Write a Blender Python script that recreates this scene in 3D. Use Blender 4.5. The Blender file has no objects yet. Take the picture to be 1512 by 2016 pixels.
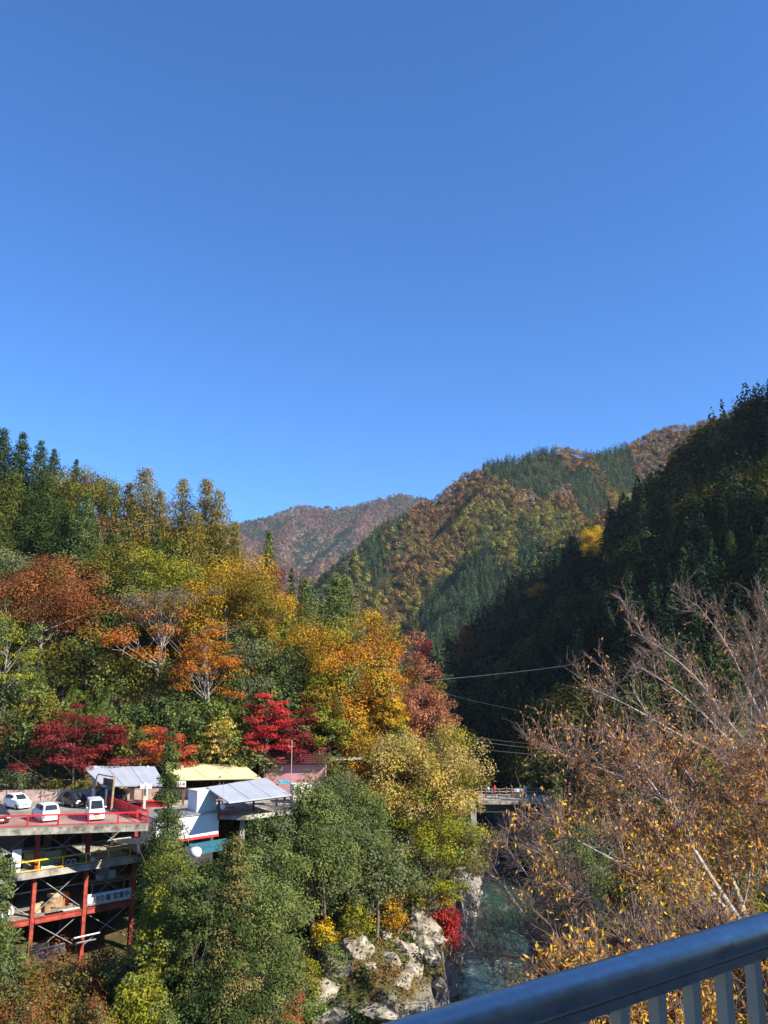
import bpy, bmesh, math, random
import numpy as np
from mathutils import Vector, Matrix

# ------------------------------------------------------------------ camera, sky, sun, exposure
SC = bpy.context.scene
COL = SC.collection
PITCH = math.radians(11.3)
CT, ST = math.cos(PITCH), math.sin(PITCH)
FPX = 1631.0
EYE = 30.0
cam_data = bpy.data.cameras.new('camera')
cam_data.sensor_fit = 'VERTICAL'
cam_data.sensor_height = 36.0
cam_data.lens = 36.0 * FPX / 2016.0
cam_data.clip_start = 0.05
cam_data.clip_end = 20000
cam = bpy.data.objects.new('camera', cam_data)
cam.location = (0, 0, EYE)
cam.rotation_euler = (math.radians(90) + PITCH, 0, 0)
COL.objects.link(cam)
SC.camera = cam

SUN_AZ, SUN_EL = math.radians(117), math.radians(35)
world = bpy.data.worlds.new('World')
SC.world = world
world.use_nodes = True
wn = world.node_tree
wn.nodes.clear()
w_out = wn.nodes.new('ShaderNodeOutputWorld')
w_bg = wn.nodes.new('ShaderNodeBackground')
w_sky = wn.nodes.new('ShaderNodeTexSky')
w_sky.sky_type = 'NISHITA'
w_sky.sun_disc = False
w_sky.sun_elevation = SUN_EL
w_sky.sun_rotation = SUN_AZ
w_sky.altitude = 400
w_sky.air_density = 1.0
w_sky.dust_density = 0.2
w_sky.ozone_density = 3.0
w_bg.inputs['Strength'].default_value = 0.085
w_tint = wn.nodes.new('ShaderNodeMix')
w_tint.data_type = 'RGBA'
w_tint.blend_type = 'MULTIPLY'
w_tint.inputs[0].default_value = 1.0
w_tint.inputs[7].default_value = (0.37, 0.77, 1.22, 1)
wn.links.new(w_sky.outputs[0], w_tint.inputs[6])
wn.links.new(w_tint.outputs[2], w_bg.inputs[0])
wn.links.new(w_bg.outputs[0], w_out.inputs[0])

sun_data = bpy.data.lights.new('sun', 'SUN')
sun_data.energy = 5.0
sun_data.angle = math.radians(0.53)
sun_data.color = (1.0, 0.93, 0.82)
sun = bpy.data.objects.new('sun', sun_data)
COL.objects.link(sun)
sdir = Vector((math.sin(SUN_AZ) * math.cos(SUN_EL), math.cos(SUN_AZ) * math.cos(SUN_EL), math.sin(SUN_EL)))
sun.rotation_euler = sdir.to_track_quat('Z', 'Y').to_euler()
sun.location = sdir * 300 + Vector((0, 0, 30))

SC.view_settings.view_transform = 'Standard'
SC.view_settings.look = 'None'
SC.view_settings.gamma = 1.0
SC.view_settings.exposure = 1.15
SC.cycles.max_bounces = 6
SC.cycles.diffuse_bounces = 3
SC.cycles.transmission_bounces = 4
SC.cycles.volume_bounces = 0

# ------------------------------------------------------------------ helpers
rnd = random.Random(7)
RNG = np.random.default_rng(11)


def ray(px, py):
    u = (px - 756.0) / FPX
    v = (1008.0 - py) / FPX
    return (u, CT - v * ST, ST + v * CT)


def P(px, py, y):
    "the point seen at photo pixel px, py at the distance y in front of the camera"
    r = ray(px, py)
    k = y / r[1]
    return Vector((r[0] * k, y, EYE + r[2] * k))


def PZ(px, py, z):
    "the point seen at photo pixel px, py on the level z"
    r = ray(px, py)
    k = (z - EYE) / r[2]
    return Vector((r[0] * k, r[1] * k, z))


def V(*a):
    return Vector(a)


def tag(o, label=None, cat=None, group=None, kind=None):
    if label: o['label'] = label
    if cat: o['category'] = cat
    if group: o['group'] = group
    if kind: o['kind'] = kind
    return o


def link(o, parent=None):
    COL.objects.link(o)
    if parent is not None:
        o.parent = parent
        o.matrix_parent_inverse = Matrix.Identity(4)
    return o


def empty(name, loc=(0, 0, 0), rz=0.0, label=None, cat=None, group=None):
    o = bpy.data.objects.new(name, None)
    o.location = loc
    o.rotation_euler = (0, 0, rz)
    o.empty_display_size = 0.3
    COL.objects.link(o)
    return tag(o, label, cat, group)


def copy_tree(o, parent=None):
    c = o.copy()
    COL.objects.link(c)
    if parent is not None:
        c.parent = parent
    for ch in list(o.children):
        copy_tree(ch, c)
    return c


# ---- materials
def mat(name, col, rough=0.75, var=0.25, scale=3.0, bump=0.0, metal=0.0, spec=0.3, col2=None, dist=0.03):
    m = bpy.data.materials.new(name)
    m.use_nodes = True
    nt = m.node_tree
    b = nt.nodes['Principled BSDF']
    b.inputs['Roughness'].default_value = rough
    b.inputs['Metallic'].default_value = metal
    b.inputs['Specular IOR Level'].default_value = spec
    tc = nt.nodes.new('ShaderNodeTexCoord')
    nz = nt.nodes.new('ShaderNodeTexNoise')
    nz.inputs['Scale'].default_value = scale
    nz.inputs['Detail'].default_value = 6
    nz.inputs['Roughness'].default_value = 0.65
    nt.links.new(tc.outputs['Object'], nz.inputs['Vector'])
    cr = nt.nodes.new('ShaderNodeValToRGB')
    c2 = col2 if col2 else tuple(c * (1 - var) for c in col)
    c1 = col if col2 else tuple(min(1, c * (1 + var * 0.5)) for c in col)
    cr.color_ramp.elements[0].color = (*c2, 1)
    cr.color_ramp.elements[1].color = (*c1, 1)
    cr.color_ramp.elements[0].position = 0.35
    cr.color_ramp.elements[1].position = 0.65
    nt.links.new(nz.outputs['Fac'], cr.inputs['Fac'])
    nt.links.new(cr.outputs['Color'], b.inputs['Base Color'])
    if bump:
        bp = nt.nodes.new('ShaderNodeBump')
        bp.inputs['Strength'].default_value = bump
        bp.inputs['Distance'].default_value = dist
        nt.links.new(nz.outputs['Fac'], bp.inputs['Height'])
        nt.links.new(bp.outputs['Normal'], b.inputs['Normal'])
    return m


def leaf_mat(name, trans=0.3):
    m = bpy.data.materials.new(name)
    m.use_nodes = True
    nt = m.node_tree
    nt.nodes.clear()
    out = nt.nodes.new('ShaderNodeOutputMaterial')
    at = nt.nodes.new('ShaderNodeAttribute')
    at.attribute_name = 'Col'
    d = nt.nodes.new('ShaderNodeBsdfDiffuse')
    t = nt.nodes.new('ShaderNodeBsdfTranslucent')
    mx = nt.nodes.new('ShaderNodeMixShader')
    mx.inputs[0].default_value = trans
    nt.links.new(at.outputs['Color'], d.inputs['Color'])
    nt.links.new(at.outputs['Color'], t.inputs['Color'])
    nt.links.new(d.outputs[0], mx.inputs[1])
    nt.links.new(t.outputs[0], mx.inputs[2])
    nt.links.new(mx.outputs[0], out.inputs['Surface'])
    return m


M = {}
M['leaf'] = leaf_mat('leaf', 0.3)
M['needle'] = leaf_mat('needle', 0.12)
M['bark'] = mat('bark', (0.16, 0.12, 0.09), 0.9, 0.5, 6, 0.4)
M['bark_pale'] = mat('bark_pale', (0.34, 0.29, 0.24), 0.85, 0.5, 8, 0.3)
M['bark_cherry'] = mat('bark_cherry', (0.38, 0.33, 0.29), 0.8, 0.6, 14, 0.3, dist=0.005)
M['culm'] = mat('culm', (0.10, 0.13, 0.04), 0.6, 0.3, 4)
M['teal_roof'] = mat('teal_roof', (0.03, 0.13, 0.16), 0.6, 0.3, 2)
M['twig'] = mat('twig', (0.185, 0.125, 0.105), 0.8, 0.4, 10)
M['concrete'] = mat('concrete', (0.36, 0.33, 0.27), 0.9, 0.55, 0.9, 0.3)
M['asphalt'] = mat('asphalt', (0.27, 0.24, 0.19), 0.95, 0.35, 0.5, 0.2)
M['red_steel'] = mat('red_steel', (0.33, 0.055, 0.035), 0.6, 0.55, 2.5)
M['red_rail'] = mat('red_rail', (0.62, 0.03, 0.04), 0.5, 0.25, 2.0)
M['yellow_rail'] = mat('yellow_rail', (0.78, 0.44, 0.03), 0.5, 0.25, 2.0)
M['galv'] = mat('galvanised', (0.38, 0.38, 0.37), 0.5, 0.3, 4.0, metal=0.4)
M['dark_steel'] = mat('dark_steel', (0.05, 0.03, 0.028), 0.6, 0.4, 3.0)
M['wood'] = mat('wood', (0.42, 0.29, 0.16), 0.8, 0.45, 4.0, 0.2)
M['wood_dark'] = mat('wood_dark', (0.17, 0.10, 0.06), 0.85, 0.5, 4.0, 0.2)
M['wood_grey'] = mat('wood_grey', (0.26, 0.22, 0.18), 0.9, 0.45, 3.0, 0.2)
M['white'] = mat('white_paint', (0.72, 0.71, 0.68), 0.55, 0.06, 1.2)
M['cream'] = mat('cream_paint', (0.66, 0.62, 0.52), 0.6, 0.12, 1.2)
M['grey_sheet'] = mat('grey_sheet', (0.34, 0.36, 0.40), 0.7, 0.10, 0.35)
M['yellow_sheet'] = mat('yellow_sheet', (0.66, 0.55, 0.30), 0.75, 0.12, 0.35)
M['pink_wall'] = mat('pink_wall', (0.52, 0.24, 0.24), 0.8, 0.15, 1.0)
M['pink_fence'] = mat('pink_fence', (0.47, 0.33, 0.27), 0.85, 0.25, 1.4)
M['roof_tile'] = mat('roof_tile', (0.13, 0.035, 0.035), 0.6, 0.35, 3.0)
M['glass'] = mat('car_glass', (0.02, 0.026, 0.03), 0.08, 0.2, 1.0, spec=0.6)
M['car_white'] = mat('car_white', (0.80, 0.80, 0.80), 0.25, 0.03, 0.5, spec=0.5)
M['car_silver'] = mat('car_silver', (0.62, 0.66, 0.70), 0.25, 0.04, 0.5, spec=0.5)
M['car_black'] = mat('car_black', (0.022, 0.022, 0.024), 0.2, 0.1, 0.5, spec=0.5)
M['tyre'] = mat('tyre', (0.02, 0.02, 0.02), 0.9, 0.2, 4)
M['rim'] = mat('rim', (0.5, 0.5, 0.5), 0.4, 0.1, 4, metal=0.6)
M['lamp_clear'] = mat('lamp_clear', (0.6, 0.62, 0.65), 0.15, 0.1, 4)
M['lamp_red'] = mat('lamp_red', (0.45, 0.02, 0.02), 0.25, 0.1, 4)
M['plate_yellow'] = mat('plate_yellow', (0.75, 0.45, 0.03), 0.5, 0.05, 4)
M['plate_white'] = mat('plate_white', (0.75, 0.75, 0.72), 0.5, 0.05, 4)
M['rope'] = mat('rope', (0.45, 0.36, 0.26), 0.9, 0.25, 9)
M['cable'] = mat('cable', (0.10, 0.10, 0.10), 0.5, 0.1, 3)
M['ink'] = mat('ink', (0.02, 0.025, 0.05), 0.7, 0.1, 3)
M['teal_net'] = mat('teal_net', (0.05, 0.26, 0.23), 0.6, 0.4, 2)
M['green_tarp'] = mat('green_tarp', (0.14, 0.30, 0.13), 0.7, 0.3, 2)
M['skin'] = mat('skin', (0.55, 0.33, 0.24), 0.6, 0.08, 9)
M['hair'] = mat('hair', (0.015, 0.012, 0.01), 0.6, 0.2, 9)
M['coat_red'] = mat('coat_red', (0.75, 0.03, 0.05), 0.8, 0.1, 6)
M['coat_grey'] = mat('coat_grey', (0.40, 0.42, 0.45), 0.8, 0.1, 6)
M['coat_black'] = mat('coat_black', (0.015, 0.015, 0.018), 0.8, 0.1, 6)
M['coat_white'] = mat('coat_white', (0.65, 0.62, 0.6), 0.8, 0.1, 6)
M['trousers'] = mat('trousers', (0.06, 0.06, 0.08), 0.8, 0.2, 6)
M['trousers_pale'] = mat('trousers_pale', (0.45, 0.42, 0.38), 0.8, 0.2, 6)
M['handrail'] = mat('handrail_paint', (0.46, 0.45, 0.44), 0.30, 0.12, 60, metal=0.95, spec=0.5)
M['baluster'] = mat('baluster_paint', (0.40, 0.345, 0.27), 0.45, 0.08, 20, metal=0.2)
def worn_gloss(m, lo, hi, scale):
    "uneven sheen from handling and dust"
    nt = m.node_tree
    b = nt.nodes['Principled BSDF']
    tc = nt.nodes.new('ShaderNodeTexCoord')
    n = nt.nodes.new('ShaderNodeTexNoise')
    n.inputs['Scale'].default_value = scale
    n.inputs['Detail'].default_value = 8
    n.inputs['Roughness'].default_value = 0.7
    r = nt.nodes.new('ShaderNodeMapRange')
    r.inputs['From Min'].default_value, r.inputs['From Max'].default_value = 0.35, 0.65
    r.inputs['To Min'].default_value, r.inputs['To Max'].default_value = lo, hi
    nt.links.new(tc.outputs['Object'], n.inputs['Vector'])
    nt.links.new(n.outputs['Fac'], r.inputs['Value'])
    nt.links.new(r.outputs[0], b.inputs['Roughness'])


worn_gloss(M['handrail'], 0.24, 0.46, 14)
worn_gloss(M['car_white'], 0.2, 0.4, 3)
M['blue_tarp'] = mat('blue_tarp', (0.05, 0.35, 0.45), 0.6, 0.2, 2)
M['orange_plastic'] = mat('orange_plastic', (0.7, 0.14, 0.04), 0.5, 0.1, 2)
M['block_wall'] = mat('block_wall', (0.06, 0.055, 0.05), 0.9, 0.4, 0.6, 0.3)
M['plaster'] = mat('plaster', (0.15, 0.125, 0.095), 0.9, 0.25, 0.6, 0.1)


# ---- mesh builder
class MB:
    def __init__(self):
        self.v, self.f = [], []

    def add(self, vs, fs):
        n = len(self.v)
        self.v += [tuple(p) for p in vs]
        self.f += [tuple(i + n for i in f) for f in fs]
        return self

    def box(self, c, s, rz=0.0, ex=None):
        c = Vector(c)
        hx, hy, hz = s[0] / 2, s[1] / 2, s[2] / 2
        ca, sa = math.cos(rz), math.sin(rz)
        vs = []
        for z in (-hz, hz):
            for x, y in ((-hx, -hy), (hx, -hy), (hx, hy), (-hx, hy)):
                vs.append((c.x + x * ca - y * sa, c.y + x * sa + y * ca, c.z + z))
        return self.add(vs, [(3, 2, 1, 0), (4, 5, 6, 7), (0, 1, 5, 4), (1, 2, 6, 5), (2, 3, 7, 6), (3, 0, 4, 7)])

    def beam(self, p, q, w, h, up=(0, 0, 1)):
        p, q = Vector(p), Vector(q)
        d = (q - p).normalized()
        up = Vector(up)
        if abs(d.dot(up)) > 0.95:
            up = Vector((1, 0, 0)) if abs(d.x) < 0.9 else Vector((0, 1, 0))
        s = d.cross(up).normalized() * (w / 2)
        u = s.cross(d).normalized() * (h / 2)
        vs = [p - s - u, p + s - u, p + s + u, p - s + u, q - s - u, q + s - u, q + s + u, q - s + u]
        return self.add(vs, [(0, 1, 2, 3), (7, 6, 5, 4), (0, 4, 5, 1), (1, 5, 6, 2), (2, 6, 7, 3), (3, 7, 4, 0)])

    def prism(self, poly, z0, z1):
        n = len(poly)
        vs = [(x, y, z0) for x, y in poly] + [(x, y, z1) for x, y in poly]
        fs = [tuple(range(n))[::-1], tuple(range(n, 2 * n))]
        fs += [(i, (i + 1) % n, n + (i + 1) % n, n + i) for i in range(n)]
        return self.add(vs, fs)

    def slab(self, quad, t):
        "a sheet with the four top corners QUAD and thickness T straight down"
        q = [Vector(p) for p in quad]
        b = [p - Vector((0, 0, t)) for p in q]
        return self.add(q + b, [(0, 1, 2, 3), (7, 6, 5, 4), (0, 4, 5, 1), (1, 5, 6, 2), (2, 6, 7, 3), (3, 7, 4, 0)])

    def tube(self, pts, rad, n=6, caps=True):
        pts = [Vector(p) for p in pts]
        if not hasattr(rad, '__len__'):
            rad = [rad] * len(pts)
        vs, fs = [], []
        ref = Vector((0.13, 0.31, 0.94))
        for i, p in enumerate(pts):
            d = (pts[min(i + 1, len(pts) - 1)] - pts[max(i - 1, 0)])
            d = d.normalized() if d.length > 1e-9 else Vector((0, 0, 1))
            r = ref if abs(d.dot(ref)) < 0.95 else Vector((1, 0, 0))
            s = d.cross(r).normalized()
            t = d.cross(s)
            for k in range(n):
                a = 2 * math.pi * k / n
                vs.append(p + (s * math.cos(a) + t * math.sin(a)) * rad[i])
        for i in range(len(pts) - 1):
            for k in range(n):
                a, b = i * n + k, i * n + (k + 1) % n
                fs.append((a, b, b + n, a + n))
        if caps:
            fs.append(tuple(range(n))[::-1])
            fs.append(tuple(range((len(pts) - 1) * n, len(pts) * n)))
        return self.add(vs, fs)

    def lathe(self, prof, n=12, c=(0, 0, 0), axis='z'):
        vs, fs = [], []
        for r, h in prof:
            for k in range(n):
                a = 2 * math.pi * k / n
                x, y = r * math.cos(a), r * math.sin(a)
                vs.append((c[0] + x, c[1] + y, c[2] + h) if axis == 'z' else (c[0] + x, c[1] + h, c[2] + y))
        for i in range(len(prof) - 1):
            for k in range(n):
                a, b = i * n + k, i * n + (k + 1) % n
                fs.append((a, b, b + n, a + n))
        fs.append(tuple(range(n))[::-1])
        fs.append(tuple(range((len(prof) - 1) * n, len(prof) * n)))
        return self.add(vs, fs)

    def build(self, name, m, parent=None, smooth=False, bevel=0.0):
        me = bpy.data.meshes.new(name)
        me.from_pydata(self.v, [], self.f)
        bm = bmesh.new()
        bm.from_mesh(me)
        bmesh.ops.recalc_face_normals(bm, faces=bm.faces)
        if bevel:
            bmesh.ops.bevel(bm, geom=bm.edges[:], offset=bevel, segments=2, affect='EDGES', clamp_overlap=True)
        bm.to_mesh(me)
        bm.free()
        if smooth:
            me.polygons.foreach_set('use_smooth', [True] * len(me.polygons))
        me.materials.append(m)
        o = bpy.data.objects.new(name, me)
        return link(o, parent)


def np_mesh(name, verts, quads, m, parent=None, cols=None, smooth=False):
    me = bpy.data.meshes.new(name)
    nv, nf = len(verts), len(quads)
    k = quads.shape[1]
    me.vertices.add(nv)
    me.vertices.foreach_set('co', np.ascontiguousarray(verts, dtype=np.float32).ravel())
    me.loops.add(nf * k)
    me.loops.foreach_set('vertex_index', np.ascontiguousarray(quads, dtype=np.int32).ravel())
    me.polygons.add(nf)
    me.polygons.foreach_set('loop_start', np.arange(0, nf * k, k, dtype=np.int32))
    me.update(calc_edges=True)
    if smooth:
        me.polygons.foreach_set('use_smooth', np.ones(nf, dtype=bool))
    if cols is not None:
        a = me.attributes.new('Col', 'FLOAT_COLOR', 'POINT')
        c = np.ones((nv, 4), dtype=np.float32)
        c[:, :3] = cols
        a.data.foreach_set('color', c.ravel())
    me.materials.append(m)
    o = bpy.data.objects.new(name, me)
    return link(o, parent)


# ------------------------------------------------------------------ smooth value noise on arrays
_perm = np.random.default_rng(5).random((256, 256))


def vnoise(x, y):
    xi, yi = np.floor(x).astype(int), np.floor(y).astype(int)
    fx, fy = x - xi, y - yi
    fx, fy = fx * fx * (3 - 2 * fx), fy * fy * (3 - 2 * fy)
    g = lambda a, b: _perm[a % 256, b % 256]
    return (g(xi, yi) * (1 - fx) + g(xi + 1, yi) * fx) * (1 - fy) + (g(xi, yi + 1) * (1 - fx) + g(xi + 1, yi + 1) * fx) * fy


def fbm(x, y, o=4):
    s, a, t = 0.0, 0.5, 0.0
    for k in range(o):
        s = s + a * vnoise(x * 2 ** k + 17.3 * k, y * 2 ** k + 9.1 * k)
        t += a
        a *= 0.5
    return s / t


# ------------------------------------------------------------------ the lie of the land
RIV_Y = [-400, -60, 0, 40, 76, 100, 128, 200, 300, 420, 600, 900]
RIV_X = [-60, -12, 2, 5, 9, 13, 19, 19, 12, 6, 0, 0]
L2 = np.array([(-160, 58), (-70, 74), (-45, 78.8), (-28, 80.5), (-18, 82), (-10, 85), (-5, 91), (-1, 101), (3, 118), (7, 140),
               (8, 170), (5, 220), (-2, 320), (-9, 420), (-18, 600), (-20, 900)], float)


def river_x(y):
    return np.interp(y, RIV_Y, RIV_X)


def signed(x, y, L):
    "distance to the polyline L, positive on its left-hand side"
    best = np.full(x.shape, 1e18)
    sg = np.zeros(x.shape)
    for a, b in zip(L[:-1], L[1:]):
        d = b - a
        t = np.clip(((x - a[0]) * d[0] + (y - a[1]) * d[1]) / (d @ d), 0, 1)
        qx, qy = x - (a[0] + t * d[0]), y - (a[1] + t * d[1])
        dd = qx * qx + qy * qy
        s = np.sign(d[0] * (y - a[1]) - d[1] * (x - a[0]))
        m = dd < best
        best = np.where(m, dd, best)
        sg = np.where(m, s, sg)
    return np.sqrt(best) * sg


def wedge(x, y, crest, slope, profile=None):
    "height of a ridge with the crest polyline CREST (x, y, z) falling off on both sides"
    h = np.full(x.shape, -1e9)
    for a, b in zip(crest[:-1], crest[1:]):
        dx, dy = b[0] - a[0], b[1] - a[1]
        t = np.clip(((x - a[0]) * dx + (y - a[1]) * dy) / (dx * dx + dy * dy), 0, 1)
        qx, qy = x - (a[0] + t * dx), y - (a[1] + t * dy)
        dist = np.sqrt(qx * qx + qy * qy)
        fall = profile(dist) if profile else slope * 4 - slope * np.sqrt(dist * dist + 16)
        h = np.maximum(h, a[2] + t * (b[2] - a[2]) + fall)
    return h


def crest(pts, drop):
    return [(p.x, p.y, p.z - drop) for p in (P(*q) for q in pts)]


RIGHT_CRESTS = [
    (crest([(1700, 600, 230), (1512, 745, 260), (1400, 810, 285), (1368, 838, 292), (1330, 905, 302), (1300, 965, 312)], 15), 1.15),
    (crest([(1300, 970, 312), (1235, 1048, 335), (1160, 1108, 352), (1080, 1170, 378), (980, 1218, 402), (880, 1266, 430)], 12), 1.0),
    (crest([(1480, 930, 268), (1400, 985, 285), (1330, 1028, 300), (1200, 1100, 325), (1080, 1182, 345), (960, 1240, 370)], 8), 1.0),
    (crest([(1600, 1050, 215), (1440, 1150, 240), (1300, 1240, 262), (1150, 1330, 285), (1000, 1400, 305)], 9), 0.95),
    ([(241, 140, 115), (241, 185, 160), (241, 234, 170), (241, 254, 148), (241, 300, 150), (241, 345, 156), (250, 420, 180)], 1.2),
]


def ground_z(x, y):
    x, y = np.asarray(x, float), np.asarray(y, float)
    d = x - river_x(y)
    s = signed(x, y, L2)
    zt = np.where(s > 14, 18.9, np.interp(y, [90, 126], [18.9, 11.0]) + np.clip(s / 14, 0, 1) * (18.9 - np.interp(y, [90, 126], [18.9, 11.0])))
    low = 2.6 + np.interp(-d, [4, 7, 14, 24, 48, 140], [-0.6, 0.6, 1.6, 4.0, 10.0, 24])
    hill = zt + np.interp(s, [-400, -16, -4.2, -2.2, 0, 60, 110, 200], [-300, -12, -8, 0, 0, 38, 62, 70]) * np.where(s > 0, np.interp(y, [150, 240], [1.0, 0.25]), 1.0)
    left = np.maximum(low, hill)
    steep = np.interp(y, [125, 190], [0.0, 1.0])
    r_gentle = 2.6 + np.interp(d, [4, 7, 14, 30, 80, 300], [0, 2.0, 6.0, 9, 14, 26])
    r_steep = 2.6 + np.interp(d, [4, 7, 60, 130, 300], [0, 4.0, 62, 100, 130])
    right = r_gentle * (1 - steep) + r_steep * steep
    for c, k in RIGHT_CRESTS:
        right = np.maximum(right, np.where((y > 120) & (d > 6), wedge(x, y, c, k), -99))
    z = np.where(d < 0, left, right)
    bed = 1.2 - 0.8 * np.clip(1 - np.abs(d) / 4.0, 0, 1)
    z = np.where(np.abs(d) < 4.0, bed, z)
    rough = np.clip((np.abs(d) - 3) / 5, 0, 1) * np.clip((np.abs(s + 1) - 3) / 6, 0.0, 1)
    return z + (fbm(x * 0.13, y * 0.13, 5) - 0.5) * 4.2 * rough + (fbm(x * 0.02 + 5, y * 0.02, 3) - 0.5) * 14 * np.clip((d - 40) / 40, 0, 1) * steep


def gz(x, y):
    return float(ground_z(np.array([x]), np.array([y]))[0])


MID_CRESTS = [
    (crest([(1560, 800, 980), (1440, 815, 965), (1370, 838, 950), (1290, 850, 940), (1230, 882, 920), (1170, 900, 900), (1120, 885, 890), (1060, 886, 880),
            (1000, 896, 865), (960, 912, 850), (920, 938, 840), (880, 970, 830), (830, 996, 820), (720, 1075, 800), (640, 1135, 790), (560, 1200, 780), (430, 1260, 770)], 8), 1.55),
    (crest([(1060, 890, 875), (985, 950, 820), (930, 1010, 780), (850, 1100, 740), (740, 1200, 700)], 0), 1.25),
    (crest([(1170, 905, 880), (1110, 960, 800), (1040, 1020, 740), (960, 1090, 700), (860, 1190, 660)], 2), 1.25),
    (crest([(830, 1000, 815), (770, 1050, 780), (700, 1120, 745), (620, 1200, 720)], 2), 1.25),
    (crest([(1420, 930, 600), (1290, 975, 615), (1186, 1010, 630), (1063, 1060, 640), (960, 1125, 630), (870, 1205, 600), (800, 1275, 560)], 6), 1.15),
]


def mid_z(x, y):
    h = np.full(x.shape, -40.0)
    for c, k in MID_CRESTS:
        h = np.maximum(h, wedge(x, y, c, k))
    return h + (fbm(x * 0.012, y * 0.012, 4) - 0.5) * 34


def grid_mesh(name, xs, ys, fn, m, smooth=True):
    X, Y = np.meshgrid(xs, ys)
    Z = fn(X.ravel(), Y.ravel())
    v = np.stack([X.ravel(), Y.ravel(), Z], 1)
    nx, ny = len(xs), len(ys)
    i = np.arange(nx * ny).reshape(ny, nx)
    q = np.stack([i[:-1, :-1].ravel(), i[:-1, 1:].ravel(), i[1:, 1:].ravel(), i[1:, :-1].ravel()], 1)
    return np_mesh(name, v, q, m, smooth=smooth)

# ------------------------------------------------------------------ ground, water, mountains
def ground_material():
    m = bpy.data.materials.new('ground')
    m.use_nodes = True
    nt = m.node_tree
    b = nt.nodes['Principled BSDF']
    b.inputs['Roughness'].default_value = 0.95
    b.inputs['Specular IOR Level'].default_value = 0.15
    tc = nt.nodes.new('ShaderNodeTexCoord')
    sep = nt.nodes.new('ShaderNodeSeparateXYZ')
    nt.links.new(tc.outputs['Object'], sep.inputs[0])
    n1 = nt.nodes.new('ShaderNodeTexNoise'); n1.inputs['Scale'].default_value = 0.35; n1.inputs['Detail'].default_value = 8; n1.inputs['Roughness'].default_value = 0.7
    n2 = nt.nodes.new('ShaderNodeTexNoise'); n2.inputs['Scale'].default_value = 0.9; n2.inputs['Detail'].default_value = 10; n2.inputs['Roughness'].default_value = 0.75
    for n in (n1, n2):
        nt.links.new(tc.outputs['Object'], n.inputs['Vector'])
    soil = nt.nodes.new('ShaderNodeValToRGB')
    e = soil.color_ramp.elements
    e[0].color = (0.035, 0.04, 0.014, 1); e[0].position = 0.36
    e[1].color = (0.17, 0.10, 0.045, 1); e[1].position = 0.66
    k = soil.color_ramp.elements.new(0.5); k.color = (0.085, 0.07, 0.025, 1)
    nt.links.new(n1.outputs['Fac'], soil.inputs['Fac'])
    rock = nt.nodes.new('ShaderNodeValToRGB')
    e = rock.color_ramp.elements
    e[0].color = (0.10, 0.09, 0.075, 1); e[0].position = 0.35
    e[1].color = (0.40, 0.36, 0.29, 1); e[1].position = 0.66
    nt.links.new(n2.outputs['Fac'], rock.inputs['Fac'])
    add = nt.nodes.new('ShaderNodeMath'); add.operation = 'MULTIPLY_ADD'
    add.inputs[1].default_value = 5.0
    nt.links.new(n1.outputs['Fac'], add.inputs[0]); nt.links.new(sep.outputs['Z'], add.inputs[2])
    mr = nt.nodes.new('ShaderNodeMapRange')
    mr.inputs['From Min'].default_value = 7.2; mr.inputs['From Max'].default_value = 8.6
    nt.links.new(add.outputs[0], mr.inputs['Value'])
    mx = nt.nodes.new('ShaderNodeMix'); mx.data_type = 'RGBA'
    nt.links.new(mr.outputs[0], mx.inputs['Factor'])
    nt.links.new(rock.outputs[0], mx.inputs[6]); nt.links.new(soil.outputs[0], mx.inputs[7])
    nt.links.new(mx.outputs[2], b.inputs['Base Color'])
    bp = nt.nodes.new('ShaderNodeBump'); bp.inputs['Strength'].default_value = 0.8; bp.inputs['Distance'].default_value = 0.4
    nt.links.new(n2.outputs['Fac'], bp.inputs['Height']); nt.links.new(bp.outputs[0], b.inputs['Normal'])
    return m


M['ground'] = ground_material()
ys = np.concatenate([np.arange(-70, 180, 1.3), np.arange(180, 470, 3.0)])
xs = np.concatenate([np.arange(-180, -60, 3.5), np.arange(-60, 50, 1.1), np.arange(50, 330, 3.5)])
tag(grid_mesh('ground', xs, ys, ground_z, M['ground']), kind='structure')
far_base = MB().box((0, 2500, -3), (12000, 9000, 1.0)).build('terrain', M['ground'])
tag(far_base, kind='structure')


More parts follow.
